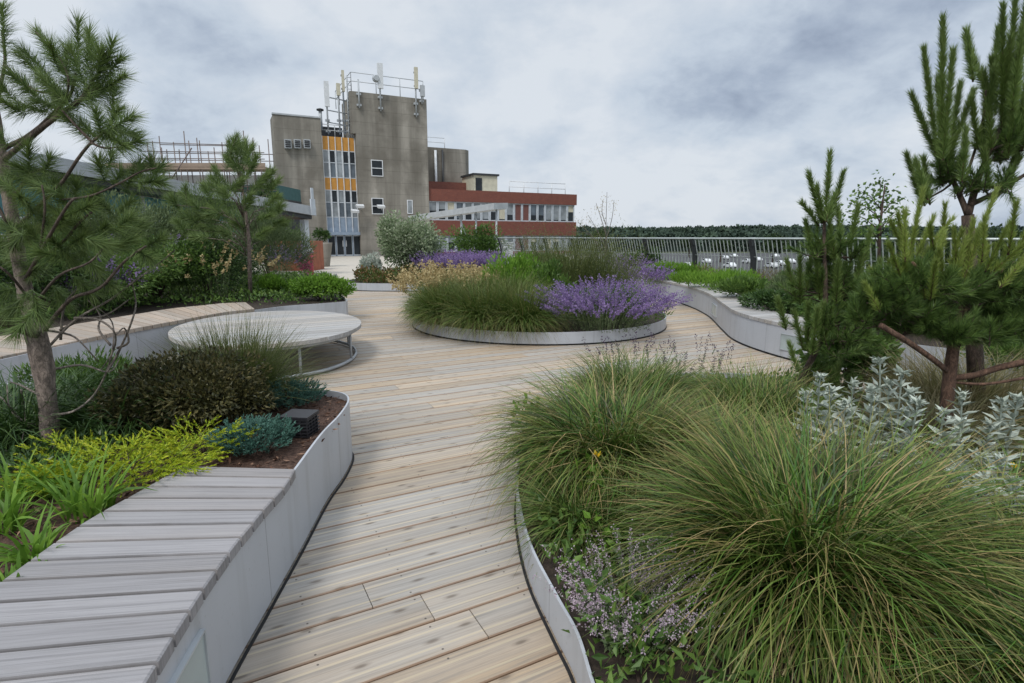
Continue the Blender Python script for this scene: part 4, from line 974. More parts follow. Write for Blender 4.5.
yellow('yellow flower low in the grass below the silver leaves', 990, 528, 2.3, 1.1)
shrub('leafy_weed', 'small bright green leafy weed hanging over the planter rim beside the thyme', 'weed', (.40, 2.35, .17), (.09, .09, .10), 60, .05, 'leafbright', .6, 5, stems=2)
shrub('leafy_weed', 'yellow green leafy sprig at the far left tip of the curved planter', 'weed', (.10, 3.75, .17), (.12, .12, .22), 130, .045, 'leafbright', .6, 6, stems=2)
shrub('leafy_weed', 'pale green leafy sprig in the bottom corner of the curved planter', 'weed', (.42, 1.62, .17), (.10, .08, .08), 70, .035, 'leafmid', .6, 5, stems=2)
# silver lamb's-ear like plants
def silver(label, stems_):
    c = np.mean([Q(x, y, Y)[:2] for x, y, Y in stems_], 0); t_ = thing('silver_leaved_plant', label, 'silver plant', (c[0], c[1], SO), 0, 'silver leaved plants beside the pines')
    sbm = MB(); lb = MB()
    for x, y, Y in stems_:
        p = Q(x, y, Y)-np.array((c[0], c[1], SO)); h = p[2]; f = p*np.array((.75, .75, 0)); pts = np.array([f, f*.5+p*np.array((.5, .5, .5))+rng.normal(0, .008, 3), p]); sbm.tube(spline(pts, 4), .005, 5)
        nl = 9
        for k in range(nl):
            s_ = .12+.88*k/(nl-1); q = f+(p-f)*s_; sz = .165*(1-s_*.58)
            for j in range(5 if s_ > .6 else 4):
                a = k*1.3+j*2*PI/(5 if s_ > .6 else 4)+rng.normal(0, .25); d = np.array((math.cos(a), math.sin(a), .35+.7*s_*rng.random()))
                leaves(lb, [q], [d], sz*rng.uniform(.8, 1.15), sz*.31, .2, up=[(0, 0, 1)])
        m = 22; q = p+rng.normal(0, .012, (m, 3)); leaves(lb, q, rng.normal(size=(m, 3))+np.array((0, 0, .8)), .034, .018)
    sbm.build('stems', 'silver', t_); lb.build('leaves', 'silver', t_)
    return t_
silver('silver woolly plant leftmost beside the small pine', [(820, 378, 3.5), (832, 392, 3.3), (846, 405, 3.2), (806, 396, 3.5), (854, 386, 3.5)])
silver('tallest silver woolly plant with crowded stalks in front of the pine', [(880, 362, 3.2), (902, 374, 3.1), (911, 394, 3.0), (890, 385, 3.2), (918, 404, 2.9), (872, 392, 3.1)])
silver('silver woolly plant with drooping leaves at the grass edge', [(944, 414, 2.8), (962, 424, 2.8), (980, 458, 2.6), (948, 440, 2.8), (992, 470, 2.6)])
silver('silver woolly plant sprawling lowest over the grass at the right', [(958, 470, 2.45), (985, 480, 2.4), (1003, 462, 2.5), (1015, 484, 2.35), (972, 492, 2.3)])
silver('silver woolly plant at the right edge by the reddish trunk', [(962, 397, 3.2), (1002, 403, 3.1), (990, 426, 3.0), (1018, 400, 3.1)])
# ---- pines, right
def cands(t_, lst, mat, n=210, Ln=.045, Yd=3.5, jit=.06, wd=.0015, name='candles', a0=.75, a1=.3):
    mb = MB(); st = MB(); off = np.array(t_.location)
    for (x0, y0, x1, y1) in lst:
        d = rng.normal(0, jit); a = Q(x0, y0, Yd+d)-off; b = Q(x1, y1, Yd+d+rng.normal(0, .05))-off
        ln = np.linalg.norm(b-a); needles(mb, a, b, int(n*2.1*max(ln, .1)/.3), Ln*1.5, a0, a1*1.2, wd*1.15); st.tube([a, b], [.006, .002], 5)
    mb.build(name, mat, t_); st.build('twigs', 'barkred', t_, True)
def bodyneedles(t_, c, r, nshoots, Ln, mat, ndl=70, sl=.16, wd=.0015, up=.5, name='needles', lumps=10, name2='twigs'):
    mb = MB(); tb = MB(); P, D, k = clump_points(c, r, nshoots, lumps, .6); D = unit(D+np.array((0, 0, up))+rng.normal(size=D.shape)*.35)
    C = np.array(c)-np.array((0, 0, r[2]*.4))
    for p, d in zip(P, D):
        L_ = sl*rng.uniform(.7, 1.3); needles(mb, p-d*L_*.5, p+d*L_*.5, int(ndl*1.5), Ln*1.2, 1.0, .4, wd*1.15); 
        q = C*.35+p*.65; q[:2] = C[:2]*.5+p[:2]*.5
        tb.tube([q, p-d*L_*.5, p+d*L_*.4], [.007, .005, .002], 4)
    mb.build(name, mat, t_); tb.build(name2, 'barkdark', t_)
# pine A, leftmost of the right group
pA = thing('small_pine', 'small pine with upright candles left of the wider one, against the railing', 'pine tree', (2.35, 4.6, SO)); o_ = np.array(pA.location)
MB().tube([(0, 0, 0), Q(826, 330, 4.6)-o_, Q(824, 215, 4.6)-o_], [.03, .025, .012], 8).build('trunk', 'barkdark', pA, True)
cands(pA, [(825, 226, 830, 153), (822, 224, 809, 174), (824, 222, 817, 188), (829, 224, 843, 174), (819, 226, 803, 204), (826, 222, 834, 196), (796, 300, 787, 262), (800, 305, 800, 258), (806, 292, 812, 250), (803, 350, 794, 312), (808, 352, 808, 305), (812, 355, 818, 310), (842, 248, 838, 208), (850, 250, 858, 206), (812, 250, 806, 222), (862, 268, 870, 232), (798, 372, 790, 345), (835, 260, 830, 225), (870, 300, 880, 262), (856, 290, 862, 250), (820, 300, 816, 258), (836, 305, 838, 262), (850, 330, 856, 290), (826, 345, 824, 305), (786, 330, 778, 300), (840, 365, 846, 328), (866, 340, 874, 306), (815, 395, 808, 358), (834, 400, 838, 366)], 'pineC', 260, .05, 4.6, .12, .0024, a0=.85)
for cx_, cy_, rx, rz_, ns in ((828, 255, .26, .20, 35), (842, 290, .40, .30, 75), (838, 335, .42, .32, 70), (822, 385, .30, .24, 45)):
    q = Q(cx_, cy_, 4.6)-o_; bodyneedles(pA, q, (rx, rx*.8, rz_), ns, .06, 'pineD', 75, .16, .0022)
# pine B
pB = thing('young_pine', 'bushy young pine with yellow green candles and a reddish trunk', 'pine tree', (2.72, 3.35, SO)); o_ = np.array(pB.location)
tr = MB(); tr.tube([np.array((0, 0, -.02)), Q(950, 372, 3.4)-o_, Q(957, 320, 3.42)-o_, Q(962, 262, 3.45)-o_], [.042, .037, .028, .018], 10, .08)
tr.tube(spline([Q(950, 378, 3.4)-o_, Q(975, 375, 3.35)-o_, Q(1005, 366, 3.3)-o_, Q(1050, 357, 3.2)-o_], 4), .020, 7, .08); tr.tube(spline([Q(948, 372, 3.4)-o_, Q(934, 360, 3.35)-o_, Q(905, 340, 3.3)-o_, Q(880, 325, 3.3)-o_], 4), .017, 7)
tr.tube(spline([Q(952, 382, 3.4)-o_, Q(985, 384, 3.3)-o_, Q(1024, 378, 3.2)-o_], 4), .009, 6); tr.tube([Q(957, 320, 3.42)-o_, Q(990, 280, 3.4)-o_, Q(1015, 262, 3.4)-o_], [.02, .014, .008], 6); tr.tube([Q(957, 320, 3.42)-o_, Q(930, 280, 3.4)-o_, Q(912, 262, 3.4)-o_], [.02, .014, .008], 6)
tr.build('trunk', 'barkred', pB, True)
cands(pB, [(908, 262, 923, 190), (905, 262, 905, 212), (916, 258, 933, 218), (922, 258, 952, 219), (912, 268, 891, 222), (900, 275, 889, 245), (962, 284, 996, 191), (975, 276, 988, 248), (985, 272, 1009, 224), (990, 274, 1023, 245), (962, 272, 973, 222), (957, 272, 954, 229), (945, 290, 940, 250), (952, 286, 966, 240), (885, 302, 871, 270), (880, 312, 866, 285), (896, 296, 890, 262), (1003, 300, 1020, 262), (1000, 288, 1040, 240), (930, 276, 944, 236), (925, 300, 919, 266), (1012, 262, 1035, 215), (992, 292, 1006, 250), (878, 330, 868, 296), (893, 318, 884, 282), (936, 262, 930, 226), (950, 268, 962, 232), (968, 262, 980, 226), (930, 300, 936, 262), (1016, 290, 1026, 262), (905, 250, 898, 215), (942, 252, 945, 205), (982, 262, 985, 218), (1008, 255, 1016, 205), (955, 305, 950, 275), (902, 290, 905, 262)], 'pineY', 300, .036, 3.4, .10, .0017, a0=.7)
for cx_, cy_, rx, rz_, ns in ((918, 286, .28, .16, 70), (898, 318, .26, .17, 65), (960, 300, .30, .20, 85), (1000, 290, .28, .20, 75), (935, 332, .32, .15, 75), (1012, 322, .24, .16, 50), (882, 300, .18, .16, 40), (975, 335, .24, .12, 40)):
    q = Q(cx_, cy_, 3.4)-o_; bodyneedles(pB, q, (rx, rx*.85, rz_), ns, .06, 'pineD', 85, .13, .0017)
# pine C
pC = thing('tall_pine', 'tall pine cut by the right frame edge, its long upright shoots against the clouds', 'pine tree', (3.75, 4.3, .0)); o_ = np.array(pC.location)
tr = MB(); tr.tube([np.array((0, 0, .1)), Q(972, 300, 4.3)-o_, Q(968, 215, 4.3)-o_], [.06, .05, .04], 9, .06)
for seq, r_ in (([(968, 215), (955, 185), (941, 160)], .022), ([(968, 215), (978, 180), (990, 150), (1002, 125)], .026), ([(985, 165), (983, 130), (986, 90)], .014), ([(970, 205), (1000, 190), (1040, 165)], .02), ([(948, 172), (950, 185), (925, 200)], .012), ([(990, 150), (1015, 140), (1040, 120)], .014), ([(960, 195), (975, 150), (985, 110)], .012), ([(1000, 190), (1012, 160), (1018, 130)], .012)):
    tr.tube(spline([Q(x, y, 4.3+(i % 2)*.05)-o_ for i, (x, y) in enumerate(seq)], 3), np.linspace(r_, r_*.5, 3*(len(seq)-1)+1), 6, .06)
tr.build('trunk', 'barkdark', pC, True)
cands(pC, [(941, 158, 943, 20), (938, 160, 924, 50), (936, 155, 912, 96), (943, 160, 953, 52), (948, 160, 973, 92), (986, 90, 966, 40), (973, 82, 967, 32), (990, 128, 984, 74), (1002, 128, 1003, 8), (1006, 128, 1016, -10), (1010, 120, 1028, -5), (1012, 140, 1019, 58), (1018, 130, 1030, 60), (925, 200, 907, 156), (928, 200, 916, 162), (930, 205, 924, 160), (953, 185, 949, 145), (996, 115, 992, 60), (1022, 150, 1030, 95), (985, 118, 995, 70), (1004, 100, 1010, 40), (1008, 160, 1014, 100), (992, 150, 988, 96), (1000, 165, 1004, 112), (1018, 165, 1022, 110), (978, 150, 972, 100), (962, 182, 966, 130), (1012, 110, 1022, 30), (994, 95, 998, 30), (944, 150, 938, 80), (1020, 60, 1034, -10), (950, 150, 960, 85), (1010, 190, 1016, 150), (990, 190, 984, 150), (925, 206, 914, 180)], 'pineC', 330, .05, 4.3, .10, .0022, a0=.85)
bodyneedles(pC, Q(950, 178, 4.3)-o_, (.16, .2, .2), 26, .07, 'pineD', 70, .16, .002); bodyneedles(pC, Q(1005, 150, 4.3)-o_, (.2, .22, .25), 40, .07, 'pineD', 80, .18, .002)
bodyneedles(pC, Q(985, 190, 4.3)-o_, (.32, .3, .14), 22, .07, 'pineD', 60, .18, .002)
# young leafy tree behind, right bed
yt = thing('young_leafy_tree', 'thin broadleaf sapling whose twigs show against the sky between the pines', 'sapling', (4.75, 7.2, .4)); o_ = np.array(yt.location)
tb = MB(); lb = MB(); tb.tube([(0, 0, 0), Q(880, 225, 7.2)-o_, Q(885, 184, 7.2)-o_], [.03, .018, .006], 7)
for x, y in ((848, 200), (858, 190), (880, 180), (900, 198), (905, 210), (846, 212), (868, 205), (885, 192), (893, 218), (855, 222), (870, 232)):
    q = Q(x, y, 7.2+rng.normal(0, .2))-o_; s0 = Q(880, y+18, 7.2)-o_; tb.tube([s0, (s0+q)/2+np.array((0, 0, .04)), q], [.008, .005, .002], 5)
    P = s0+(q-s0)*rng.uniform(.35, 1.05, (42, 1))+rng.normal(0, .06, (42, 3)); leaves(lb, P, rng.normal(size=(42, 3)), .055, .036)
tb.build('trunk', 'barkdark', yt, True); lb.build('crown', 'leafmid', yt)
# right bed plants
def bush(label, px, py, Y, z, r, n, size, mat, name='shrub', **k):
    p = Q(px, py, Y); return shrub(name, label, 'shrub', (p[0], Y, z), r, n, size, mat, **k)
bush('bright green grassy shrub behind the S bench with yellow green leaves', 715, 280, 12.6, .4, (1.15, .8, .28), 4200, .11, 'leafbright', wratio=.22, upward=1.2, lumps=20, stems=3)
bush('green shrub at the far end of the S bench', 676, 275, 15.5, .4, (1.1, .8, .28), 2800, .12, 'leafbright', wratio=.25, upward=1.0, stems=3)
bush('mid green shrub below the second black post from the pines', 745, 280, 10.6, .4, (.75, .6, .27), 3000, .09, 'leafmid', wratio=.3, upward=.8, stems=3)
bush('dark green low shrub hugging the back of the S bench', 775, 300, 8.9, .38, (.55, .55, .24), 3000, .06, 'leafdark', stems=3)
bush('grey green airy shrub left of the small pine', 790, 285, 9.3, .4, (.6, .6, .36), 2600, .10, 'greygreen', wratio=.15, upward=1.0, stems=3)
bush('dark shrub under the railing by the distant end', 640, 262, 17.5, .4, (.8, .8, .5), 2400, .10, 'leafdark', stems=4)
bush('green leafy shrub between the small pine and the bench end', 850, 395, 5.0, .2, (.42, .35, .36), 2800, .075, 'leafmid', wratio=.6, stems=3)
bush('mixed green shrub behind the young pine', 885, 300, 7.2, .4, (1.1, .7, .50), 5200, .08, 'leafmid', stems=4)
bush('dark leafy shrub at the right frame edge beyond the pines', 1005, 290, 6.6, .4, (.8, .7, .35), 3200, .08, 'leafmid', stems=4)
bush('yellow green shrub at the right edge beside the tan grass', 1030, 330, 5.4, .15, (.7, .6, .4), 3400, .07, 'leafmid', upward=.6, wratio=.3, stems=3)
t_ = thing('dry_flower_heads', 'pale tan plume of dry flowers glimpsed between the pines', 'dry flowers', (Q(882, 272, 6.4)[0], 6.4, .4))
m_ = MB(); P, D, k = clump_points((0, 0, .55), (.2, .2, .28), 900, 7); leaves(m_, P, D, .03, .018); m_.build('plumes', 'tanflower', t_); m_ = MB(); m_.tube([(0, 0, 0), (0, 0, .5)], .006, 5); m_.build('stem', 'greygreen', t_)
def lav(label, px, Y, z, r, n, h, mat='purple', name='purple_flowers', fl=.03, rx=None, nf=26, elo=.9, ffrom=.45, width=.03, cat='purple flowers', base=None):
    x = Q(px, HZ, Y)[0]; t_ = thing(name, label, cat, (x, Y, z) if base is None else base); a = rng.uniform(0, 2*PI, n); rr = np.sqrt(rng.random(n))
    P = np.stack([np.cos(a)*rr*r[0], np.sin(a)*rr*r[1], np.zeros(n)], 1)
    spikes(t_, P, a, 1.45-rr*.35, 1.35-rr*elo, h*rng.uniform(.7, 1.1, n), .006, 'greygreen', mat, ffrom, nf, fl, 5, 'flower_spikes', width); return t_
lav('purple flower patch by the fence end of the S bench', 650, 15.0, .35, (.45, .4), 120, .55, fl=.045)
lav('dim purple flowers left of the railing shrubs', 634, 17.0, .35, (.35, .35), 90, .75, fl=.05)
cover('low_plants', 'low green plants carpeting the bed under the railing', [(4.95, 12.5), (4.6, 11), (4.4, 9.5), (4.3, 8.2), (4.7, 7.2), (5.5, 6.2), (7, 5.3), (11, 4.5), (9, 8), (5.8, 13.6)], .4, 14000, .3, .08, 'leafmid')
cover('dry_grass', 'thin tan grass stems along the foot of the railing', [(5.0, 14.5), (5.6, 13.4), (8.2, 8.6), (8.9, 8.8), (6.0, 14.2), (4.6, 16.6)], .4, 5000, .45, .16, 'grasstan', w_=.07)
# ---- centre planter plants
grs = [(-1.30, 10.3, .62, 'leftmost dark green grass mound in the round planter'), (-1.1, 9.5, .68, 'green grass mound second from left in the round planter'), (-.45, 9.05, .70, 'fullest green grass mound at the front of the round planter'), (.15, 8.9, .68, 'green grass mound touching the purple catmint'), (-.75, 10.0, .78, 'taller grass mound behind the front ones in the round planter'), (-.05, 9.7, .80, 'tallest grass mound in the centre of the round planter')]
for x, y, h, lab in grs: grass_clump('grass_mound', lab, (x, y-.12, .16), 4600, h*1.25, .009, .26, (.7, 1.5), (-1.25, .9), mat='grass2', seg=5, cat='grass mound', dead=.16, pw=1.4)
dmb = MB()
lav('big purple catmint bush spilling over the right front of the round planter', 0, 9.2, 0, (.72, .52), 420, .84, fl=.027, elo=1.15, nf=40, ffrom=.55, width=.022, name='purple_catmint', cat='catmint', base=(1.45, 8.88, .16))
lav('second purple catmint bush behind the front one in the round planter', 0, 9.2, 0, (.40, .45), 230, .74, fl=.024, elo=1.15, nf=30, width=.022, name='purple_catmint', cat='catmint', base=(1.75, 9.9, .16))
shrub('shrub', 'grey green foliage core under the purple catmint', 'shrub', (1.65, 9.1, .15), (.85, .60, .38), 5200, .06, 'leafmid', wratio=.4, upward=.8, stems=2)
shrub('shrub', 'leafy bright green plant in the middle of the round planter', 'shrub', (.0, 10.6, .16), (.8, .6, .62), 4200, .11, 'leafbright', wratio=.3, upward=.9, stems=3)
shrub('shrub', 'yellow green leafy plant behind the catmint', 'shrub', (.75, 10.4, .16), (.6, .6, .60), 3800, .09, 'leafmid', wratio=.3, upward=.8, stems=3)
def airy(label, base, r, n, h, mat='blackgrass', name='broom_shrub'):
    t_ = thing(name, label, 'shrub', base); mb = MB(); a = rng.uniform(0, 2*PI, n); rr = np.sqrt(rng.random(n)); P = np.stack([np.cos(a)*rr*r[0], np.sin(a)*rr*r[1], rng.uniform(0, h*.45, n)], 1)
    C = blades(mb, P, a+rng.normal(0, .8, n), rng.uniform(.9, 1.5, n), rng.uniform(.3, 1.3, n), h*rng.uniform(.3, .75, n), .006, 4)
    q = C[:, 2:].reshape(-1, 3); q = np.repeat(q, 2, 0); leaves(mb, q, rng.normal(size=q.shape)+np.array((0, 0, .5)), .035, .010); mb.build('foliage', mat, t_); return t_
airy('airy olive green broom rising behind the purple catmint', (1.15, 11.6, .16), (.8, .7), 1700, 1.75)
airy('olive green broom at the back right of the round planter', (1.9, 11.5, .16), (.6, .5), 1000, 1.35)
lav('tan yellow flowered clump at the back left of the round planter', 0, 0, 0, (.62, .45), 300, .98, mat='tanflower', name='tan_flowers', fl=.05, nf=18, elo=.9, ffrom=.78, width=.07, cat='tan flowers', base=(-1.15, 10.75, .16))
lav('tan yellow flowers in front of the pale shrub', 0, 0, 0, (.5, .4), 190, .92, mat='tanflower', name='tan_flowers', fl=.05, nf=18, elo=.9, ffrom=.78, width=.07, cat='tan flowers', base=(-.35, 11.5, .16))
ts = thing('bare_twiggy_stem', 'tall bare twiggy stem rising above the broom against the sky', 'twig', (1.9, 11.9, .16)); m_ = MB()
o_ = np.array(ts.location)
for (x0, y0, x1, y1, x2, y2) in ((606, 262, 606, 225, 607, 192), (606, 235, 600, 215, 596, 203), (606, 240, 612, 218, 614, 200), (606, 250, 598, 232, 588, 215), (606, 225, 602, 212, 603, 200), (606, 255, 596, 240, 578, 222), (606, 262, 590, 235, 568, 232)): m_.tube(spline([Q(x0, y0, 11.9)-o_, Q(x1, y1, 11.9)-o_, Q(x2, y2, 11.9)-o_], 4), np.linspace(.009, .004, 9), 5)
P = np.concatenate([Q(x, y, 11.9)-o_+rng.normal(0, .07, (26, 3)) for x, y in ((606, 200), (598, 208), (613, 206), (588, 218), (603, 212), (577, 224))]); m_.build('stem', 'twig', ts)
m_ = MB(); leaves(m_, P, rng.normal(size=P.shape), .03, .014); m_.build('seed_heads', 'tanflower', ts)
shrub('leafy_weed', 'tiny leafy sprig sticking out left of the round planter', 'weed', (-1.95, 10.7, .17), (.12, .12, .2), 60, .05, 'leafmid', .5, 5, stems=2)
# ---- rear planter
shrub('variegated_shrub', 'large rounded pale variegated shrub before the concrete tower', 'shrub', (-3.75, 20.2, .18), (1.25, 1.1, 1.35), 12000, .12, 'varieg', .5, 30, stems=8, shell=.7)
shrub('variegated_shrub', 'silvery small shrub left of the big pale one', 'shrub', (-4.9, 19.6, .18), (.5, .5, .5), 1500, .11, 'silver', .3, 10, stems=3, upward=.8)
cover('low_plants', 'low red and green plants covering the far grey planter', [(-5.1, 18.6), (-4.9, 17.4), (-4.3, 17.0), (-3.0, 16.9), (-1.5, 17.0), (-1, 19), (-4.5, 20)], .18, 6500, .5, .10, 'redgreen')
for lab, px, Y in (('long purple lavender row by the canopy posts, leftmost clump', 442, 19.5), ('purple lavender clump under the canopy posts', 462, 20.2), ('purple lavender clump nearest the white cabinet', 482, 20.8)):
    lav(lab, px, Y, .2, (.6, .5), 260, .95, fl=.05, elo=.7, nf=22, name='lavender', cat='lavender')
shrub('shrub', 'dark climbing shrub beneath the canopy roof', 'shrub', (-1.9, 27.5, 0), (1.9, .8, 1.35), 5500, .14, 'leafmid', stems=5)
shrub('shrub', 'green shrub to the right of the white cabinet behind the round planter', 'shrub', (1.2, 20.5, .2), (1.4, .8, .5), 3500, .12, 'leafmid', stems=4, upward=.6)
# ---- bed 2 plants
def b2(label, px, Y, r, n, size, mat, **k): x = Q(px, HZ, Y)[0]; return shrub(k.pop('name', 'shrub'), label, 'shrub', (x, Y, .4), r, n, size, mat, **k)
b2('bright lime green low plant at the planter corner behind the table', 315, 10.75, (.62, .5, .30), 4800, .07, 'leafbright', wratio=.5, lumps=22)
b2('green leafy hedge behind the left end of the tan bench', 95, 9.4, (1.3, .9, .72), 8500, .075, 'leafmid', lumps=26)
b2('mid green shrub behind the middle of the tan bench', 150, 10.5, (1.2, .8, .80), 8500, .075, 'leafmid', lumps=26)
b2('low green and brown shrub behind the right end of the tan bench', 205, 11.0, (1.0, .8, .72), 7000, .07, 'leafdark', lumps=22)
b2('feathery dark shrub below the small background pine', 268, 12.8, (1.0, .7, 1.15), 9000, .11, 'greygreen', wratio=.12, upward=.7, lumps=22)
b2('feathery green shrub left of the dark one', 215, 13.2, (1.2, .8, 1.35), 10000, .12, 'pineL', wratio=.1, upward=.6, lumps=22)
b2('pale green shrub in front of the brown walkway wall', 165, 13.2, (1.5, .9, 1.3), 10000, .11, 'greygreen', wratio=.2, upward=.6, lumps=22)
b2('dark shrub at the extreme left behind the pine trunk', 30, 8.3, (1.1, .8, .75), 6000, .08, 'leafdark', lumps=22)
b2('leafy plant with yellowish sprigs behind the table', 265, 11.4, (.5, .4, .28), 1600, .07, 'leafbright', upward=.6, lumps=12)
b2('rough green shrub beyond the tan bench below the handrail', 90, 12.0, (1.8, .8, 1.25), 9000, .11, 'greygreen', wratio=.25, upward=.5)
b2('olive grassy shrub on the far side of the bed', 30, 10.8, (1.3, .8, .85), 5000, .12, 'blackgrass', wratio=.15, upward=.9)
lav('purple flowers behind the pine trunk at far left', 60, 9.0, .4, (.75, .4), 200, 1.0, fl=.045, ffrom=.6)
lav('purple flowers in the middle of the left bed', 135, 11.4, .4, (.6, .4), 80, 1.3, fl=.045, ffrom=.6)
lav('single purple flower spire by the rusty planter', 276, 17.0, .4, (.3, .3), 90, 1.2, fl=.06, ffrom=.55)
lav('pale cream flower sprays in the left bed', 210, 10.6, .4, (.6, .4), 80, 1.1, mat='tanflower', name='cream_flowers', fl=.045, ffrom=.85, cat='cream flowers', nf=14)
shrub('pink_flowering_shrub', 'bright pink flowering shrub by the grey column', 'shrub', tuple(Q(303, 262, 22)*np.array((1, 1, 0))), (.38, .4, .5), 1300, .07, 'pink', .5, 12, stems=3)
shrub('shrub', 'dark green plants growing out of the rusty planter', 'shrub', (Q(285, 237, 27.8)[0], 27.8, 1.2), (1.0, .5, .5), 1800, .16, 'leafmid', .4, 10, stems=3)
cover('low_plants', 'low green plants carpeting the left bed', [(-6.2, 9.6), (-5.0, 9.9), (-4.2, 10.05), (-3.15, 10.25), (-3.25, 10.7), (-4.4, 13), (-5.6, 17), (-10, 17), (-12, 9), (-9, 6), (-6.6, 6)], .4, 16000, .25, .08, 'leafmid')
# background pine
bp = thing('slender_pine', 'slender young pine with one tufted top before the concrete tower', 'pine tree', (Q(245, HZ, 10.6)[0], 10.6, .4)); o_ = np.array(bp.location)
tr = MB(); tr.tube([(0, 0, 0), Q(249, 240, 10.6)-o_, Q(245, 205, 10.6)-o_, Q(240, 170, 10.6)-o_], [.04, .034, .025, .015], 7, .05); mb = MB()
TL = [(240, 165, 240, 142), (236, 170, 230, 145), (243, 168, 250, 146), (240, 175, 226, 158), (244, 176, 256, 160), (233, 160, 236, 140), (247, 165, 246, 143), (226, 196, 212, 178), (222, 190, 214, 168), (250, 195, 268, 176), (258, 190, 272, 168), (266, 188, 276, 180), (235, 190, 240, 178), (215, 195, 205, 188), (228, 200, 222, 190), (262, 205, 276, 198), (270, 212, 282, 205), (258, 222, 270, 216), (240, 205, 250, 198), (225, 215, 210, 208), (212, 222, 196, 214), (218, 232, 204, 228), (246, 228, 234, 222), (256, 235, 268, 230), (200, 210, 190, 200), (196, 222, 182, 215), (192, 205, 184, 192), (188, 230, 176, 222), (206, 238, 192, 236), (176, 208, 170, 196), (232, 236, 222, 230), (270, 226, 284, 222)]
for x0, y0, x1, y1 in TL:
    for rep in range(3):
        d = rng.normal(0, .35); a = Q(x0+rng.normal(0, 3), y0+rng.normal(0, 3), 10.6+d)-o_; b = Q(x1+rng.normal(0, 2), y1+rng.normal(0, 2), 10.6+d)-o_
        needles(mb, a, b, 190, .17, 1.15, .4, .0042); zc = min(a[2]-.1, 2.6); rep or tr.tube([(0, 0, max(a[2]-.35, .3)), (a+np.array((0, 0, a[2]-.1)))/2*np.array((1, 1, 1)), a, b], [.010, .007, .004, .003], 5)
tr.build('trunk', 'bark', bp, True); mb.build('crown', 'pineL', bp)
# ---- big pine, near left
lp_ = thing('near_pine', 'big long needled pine in the left foreground with a flaky grey trunk', 'pine tree', tuple(G(52, 452, .40))); o_ = np.array(lp_.location); D0 = o_[1]
def W(x, y, dy=0.0): return Q(x, y, D0+dy)-o_
tr = MB()
tpts = spline([(0, 0, -.02), W(50, 430), W(47, 395), W(40, 350, .02), W(30, 312, .03), W(20, 265, .05), W(12, 215, .06), W(2, 165, .08), W(-8, 100, .1), W(-14, 40, .12)], 6)
rads = np.interp(np.linspace(0, 1, len(tpts)), [0, .1, .22, .33, .38, .5, .7, 1], [.060, .048, .043, .055, .050, .036, .030, .024]); tr.tube(tpts, rads, 14, .07)
BR_ = [  # pixel polylines (x, y, depth offset), thickness
 ([(38, 335, 0), (10, 325, -.1), (-20, 312, -.2)], .030, .02), ([(45, 330, 0), (70, 300, -.05), (100, 288, -.1), (124, 262, -.15), (146, 246, -.2)], .014, .006),
 ([(3, 160, .08), (25, 142, 0), (50, 122, -.05), (80, 100, -.1), (98, 88, -.12)], .020, .008), ([(0, 150, .1), (30, 135, .08), (55, 112, .05), (70, 95, .04), (76, 74, .02)], .017, .008),
 ([(14, 230, .06), (40, 205, -.05), (60, 185, -.1), (80, 156, -.15), (92, 142, -.18), (108, 130, -.2)], .014, .006), ([(92, 142, -.18), (78, 128, -.2), (62, 110, -.22)], .009, .005), ([(92, 143, -.18), (105, 148, -.2), (125, 146, -.22)], .008, .004),
 ([(12, 200, .06), (30, 175, .1), (45, 168, .1)], .012, .006), ([(35, 260, .04), (60, 245, -.1), (80, 222, -.15), (92, 212, -.2)], .011, .006), ([(25, 280, .0), (50, 235, -.2), (68, 205, -.3), (76, 198, -.3)], .012, .006),
 ([(60, 200, -.1), (90, 196, -.15), (118, 184, -.2), (140, 172, -.2), (156, 168, -.2)], .008, .004), ([(-5, 120, .1), (0, 90, .12), (5, 60, .1), (2, 30, .1)], .012, .007), ([(5, 65, .1), (20, 80, .05), (40, 92, 0), (60, 92, 0)], .009, .005),
 ([(50, 122, 0), (68, 90, -.1), (62, 62, -.12), (36, 32, -.15)], .008, .004), ([(80, 100, -.1), (95, 78, -.1), (106, 66, -.1)], .009, .005), ([(40, 250, -.1), (45, 210, -.2), (42, 185, -.2)], .009, .005),
 ([(38, 300, 0), (60, 275, -.2), (90, 262, -.25), (110, 240, -.3)], .010, .004), ([(20, 250, .0), (5, 220, -.1), (-5, 200, -.1)], .014, .008), ([(30, 300, 0), (10, 275, -.15), (-8, 262, -.2)], .010, .005)]
tr.build('trunk', 'bark', lp_, True); tr = MB()
for seq, r0, r1 in BR_: p = spline([W(*q) for q in seq], 5); tr.tube(p, np.linspace(r0, r1, len(p))*.8, 8, .08)
tr.build('branches', 'barkmid', lp_, True)
dd = MB()
for seq in ([(45, 415), (72, 412), (92, 396), (106, 372), (112, 345), (112, 322), (98, 308)], [(106, 372), (120, 350), (132, 320), (136, 300), (130, 270)], [(45, 440), (20, 420), (5, 400), (-5, 395)], [(50, 370), (80, 365), (110, 372), (118, 360)], [(48, 420), (30, 424), (12, 410), (8, 385)], [(110, 345), (98, 330), (100, 315), (88, 300)], [(60, 330), (90, 318), (112, 330), (114, 350), (100, 372)], [(46, 330), (70, 335), (84, 345), (98, 362)], [(20, 390), (24, 420), (22, 440)], [(40, 395), (20, 385), (10, 382)], [(118, 348), (128, 342), (124, 328), (116, 335)], [(50, 345), (75, 320), (110, 300), (130, 285), (160, 262), (175, 250)], [(60, 340), (65, 300), (100, 275)], [(75, 318), (105, 316), (128, 300)]):
    p = spline([W(x+rng.normal(0, 1), y, rng.normal(0, .06)) for x, y in seq], 4); dd.tube(p, np.linspace(.0075, .0028, len(p)), 5)
dd.build('dead_twigs', 'twig', lp_, True)
